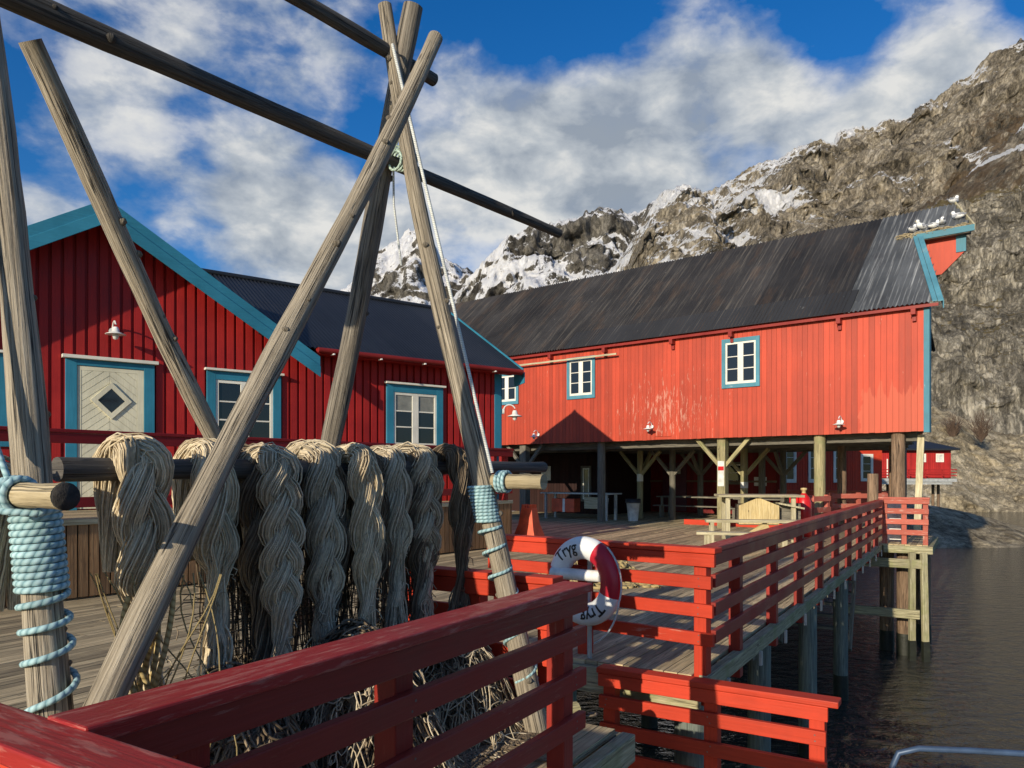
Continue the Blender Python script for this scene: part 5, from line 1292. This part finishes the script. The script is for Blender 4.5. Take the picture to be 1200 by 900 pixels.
# heaps of net and rope under the rack
def heap(label, x, y, rx, ry, h, n, mname, r, seg=24, name='net_heap', cat='net'):
    t = thing(name, label, cat, (x, y, 0)); mb = MB(); tangle(mb, (0, 0, 0), rx, ry, h, n, r, seg); mb.build('rope', M[mname], t); return t
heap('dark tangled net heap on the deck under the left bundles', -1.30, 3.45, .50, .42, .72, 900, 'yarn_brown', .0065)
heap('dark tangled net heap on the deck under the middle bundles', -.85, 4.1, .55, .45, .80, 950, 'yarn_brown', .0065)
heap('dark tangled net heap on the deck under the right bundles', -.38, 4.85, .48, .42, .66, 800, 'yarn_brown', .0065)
heap('loose pale twine lying over the middle dark heap', -.78, 4.0, .52, .44, .86, 110, 'yarn_grey', .0035, 34, 'twine', 'twine')
heap('loose pale twine hanging beside the right dark heap', -.34, 4.72, .44, .38, .72, 80, 'yarn_grey', .0035, 34, 'twine', 'twine')
t = thing('rope_coil', 'coil of straw coloured rope on the deck at the far left', 'rope', (-2.02, 2.98, 0))
mb = MB()
for k in range(9):
    r_ = .17 + .012 * (k % 5); mb.tube([((r_ + .01 * math.sin(3 * a + k)) * math.cos(a) * 1.5 - .1, (r_ + .012 * math.cos(2 * a + k)) * math.sin(a), .012 + .018 * (k // 2) + .006 * math.sin(a * 2 + k)) for a in np.linspace(0, 2 * math.pi, 30)], .012, 7, caps=False)
mb.build('coil', M['rope_tan'], t); t.location.z = 0.0
t = thing('rope', 'loose straw coloured ropes hanging beside the far left net bundle', 'rope', (-1.46, 3.02, 0))
mb = MB()
for k in range(5):
    x0 = random.uniform(-.12, .12); P = []
    for j in range(16):
        u = j / 15; P.append((x0 + .07 * math.sin(u * 6 + k) , .04 * math.cos(u * 5 + k * 2), 1.15 - .95 * u + .05 * math.sin(u * 9 + k)))
    mb.tube(P, .011, 7)
for k in range(14):
    x0 = random.uniform(-.2, .25); fq = random.uniform(3, 6); P = [(x0 + .12 * math.sin(j / 11 * fq + k), .05 * math.cos(j * .45 + k), 1.2 - .85 * j / 11) for j in range(12)]
    mb.tube(P, .0035, 4)
mb.build('strands', M['rope_tan'], t)
t = thing('rope', 'short straw rope loops behind the diagonal pole foot', 'rope', (-1.25, 3.4, 0.0))
mb = MB(); tangle(mb, (0, 0, 0.0), .30, .25, .55, 150, .006, 22, .8); mb.build('strands', M['rope_tan'], t)
t = thing('log', 'short sawn log lying on the deck behind the near railing', 'log', (.38, 4.42, .35), 0)
mb = MB(); mb.tube([(0, 0, 0), (.30, .16, 0)], .055, 12); mb.build('shaft', M['post'], t); t.location = (0.12, 4.72, .07)

# ================================================================= FAR RED CABIN, RED HOUSE BEHIND, BOAT
def cabin():
    p = at(1060, 560, 58); t = thing('cabin', 'small red cabin with black roof on stilts in front of the cliff', 'cabin', (p.x, p.y, 0), R(-6))
    x1 = 3.25; z0, z1 = 1.3, 3.45
    mb = MB(); mb.box(-5, x1, 0, 4.5, z0, z1 + .1); x = -5
    while x < x1: mb.box(x, x + .13, -.03, -.002, z0, z1); x += .15
    mb.build('wall', M['house_red'], t)
    mb = MB(); mb.prism([(-5.4, -.6, z1), (x1 + .55, -.6, z1), (x1 + .55, -.6, z1 + .12), (-5.4, -.6, z1 + .12)], (0, 5.6, 0), .5, 0)
    mb.add([(-5.4, -.6, z1 + .122), (x1 + .55, -.6, z1 + .122), (x1 + .55, 5, z1 + .122), (-5.4, 5, z1 + .122), (-4, 2.2, z1 + 1.15), (x1 - 2.2, 2.2, z1 + 1.15)], [(0, 1, 5, 4), (1, 2, 5), (2, 3, 4, 5), (3, 0, 4)])
    mb.build('roof', M['roof_new'], t)
    for xx in (1.0, 2.3):
        wn = MB(); wn.box(xx - .02, xx + .56, -.055, -.032, 2.55, 3.2); w1 = wn.build('window', M['white'], t)
        mb = MB(); mb.box(xx + .06, xx + .48, -.065, -.056, 2.63, 3.12); mb.build('pane', M['paper'], w1)
    mb = MB(); mb.box(-1.25, -.45, -.06, -.033, z0, 2.75); dd_ = mb.build('door', M['inner_red'], t)
    mb = MB(); mb.box(-1.33, -1.25, -.07, -.034, z0, 2.8); mb.box(-.45, -.37, -.07, -.034, z0, 2.8); mb.build('door_frame', M['white'], dd_)
    mb = MB(); mb.box(-5, x1, -1.3, 0, z0 - .25, z0 - .02); mb.box(-5, x1 - .3, -1.2, 4.4, z0 - .45, z0 - .26); mb.build('platform', M['metal_grey'], t)
    fn = MB()
    for z in (.25, .48, .7): fn.box(-5, x1, -1.28, -1.24, z0 + z - .08, z0 + z)
    for x in np.arange(-5, x1, 1.2): fn.box(x, x + .08, -1.23, -1.17, z0 - .02, z0 + .7)
    fn.build('fence', M['house_red'], t)
    for x in (-4.2, -2.9, -1.6, -.8, .7, 1.4, 2.6, 3.0):
        mb = MB(); mb.tube([(x, -1.0 if int(x * 10) % 2 else 1.2, -4.0), (x, -1.0 if int(x * 10) % 2 else 1.2, z0 - .4)], .11, 10); mb.build('stilt', M['post_brown'], t)
cabin()
def rearhouse():
    p = at(965, 560, 37); t = thing('house', 'red house with tall white windows seen between the warehouse posts', 'house', (p.x, p.y, 0), R(18))
    mb = MB(); mb.box(-3.5, 2.0, 0, 5, 0, 3.6); x = -3.5
    while x < 2: mb.box(x, x + .13, -.03, -.002, 0, 3.6); x += .15
    mb.build('wall', M['rail_orange'], t)
    mb = MB(); mb.prism([(2.3, -.4, 3.6), (2.3, 5.4, 3.6), (2.3, 2.5, 5.6)], (-6.2, 0, 0), .5, 0); mb.build('roof', M['roof_new'], t)
    for xx in (-2.0, -.6, .9): window(t, xx - .35, xx + .35, 1.2, 3.1, .1, M['white'], 1, 3, y=.032, cap=False)
    p = at(1012, 560, 44); t = thing('house', 'second red house farther off between the right end posts', 'house', (p.x, p.y, 0), R(10))
    mb = MB(); mb.box(-2.5, 1.2, 0, 5, -1, 3.4); mb.build('wall', M['rail_orange'], t)
    mb = MB(); mb.prism([(1.4, -.4, 3.4), (1.4, 5.4, 3.4), (1.4, 2.5, 5.0)], (-4.2, 0, 0), .5, 0); mb.build('roof', M['roof_new'], t)
    window(t, -1.6, -.8, 1.2, 2.8, .1, M['white'], 1, 3, y=.002, cap=False); window(t, -.2, .6, 1.2, 2.8, .1, M['white'], 1, 3, y=.002, cap=False)
    a, b_ = on_b(6.5, -7.7), on_b(2.6, -7.7)
    railing('white crossed railing at the back of the covered deck', a, b_, 0, M['rail_worn'], [.1, 1.3, 2.6, 3.8], tops=(.7, .4), pz=0)
rearhouse()
# bare bush on the shore rocks
def bush(px, py, Y, h, label):
    p = at(px, py, Y); t = thing('bush', label, 'bush', p); mb = MB()
    for i in range(90):
        a = random.uniform(0, 6.28); sp = random.uniform(.1, 1.0); P = [(0, 0, -.3)]
        for j in range(1, 5): P.append((math.cos(a) * sp * h * .6 * j / 4 + random.gauss(0, .06) * h, math.sin(a) * sp * h * .6 * j / 4, h * (j / 4) * (1.1 - .45 * sp) + random.gauss(0, .04)))
        mb.tube(P, [.05, .035, .025, .018, .008], 4, caps=False)
    mb.build('twigs', M['twig'], t)
bush(1150, 515, 93, 3.6, 'bare brown bush on the pale rock at the right')
bush(1117, 512, 96, 3.0, 'smaller dark bush left of the bare brown one')
# boat whose tube rail shows at the bottom edge
bt = thing('boat', 'small boat with a blue grey tube rail at the bottom edge', 'boat', (3.98, 5.2, WATER), R(-10))
hb = MB(); st_ = []
for i, xx in enumerate(np.linspace(-2.6, 2.4, 11)):
    wd = .95 * (1 - max(0, (xx - .4) / 2.0) ** 2) + .02
    st_.append([(xx, -wd, 1.0), (xx, -wd * .9, .35), (xx, -wd * .5, -.2), (xx, 0, -.35), (xx, wd * .5, -.2), (xx, wd * .9, .35), (xx, wd, 1.0)])
V_ = [p for r_ in st_ for p in r_]; fs = [(i * 7 + j, i * 7 + j + 1, (i + 1) * 7 + j + 1, (i + 1) * 7 + j) for i in range(10) for j in range(6)]
fs += [(0, 6, 5, 4, 3, 2, 1)]; fs += [(i * 7, (i + 1) * 7, (i + 1) * 7 + 6, i * 7 + 6) for i in range(10)]
hb.add(V_, fs, None, .5); hb.build('hull', M['hull'], bt)
mb = MB(); P = [(-1.0, .85, 1.0), (-1.0, .85, 1.78), (-.95, .85, 1.90), (-.80, .84, 1.95)] + [(xx, .85 * (1 - max(0, (xx - .4) / 2) ** 2) , 1.955 + .0 * xx) for xx in np.linspace(-.4, 2.2, 10)]
mb.tube(P, .025, 10)
for xx in (.3, 1.5): mb.tube([(xx, .85 * (1 - max(0, (xx - .4) / 2) ** 2), 1.0), (xx, .85 * (1 - max(0, (xx - .4) / 2) ** 2), 1.95)], .022, 8)
mb.build('tube_rail', M['boat_rail'], bt)
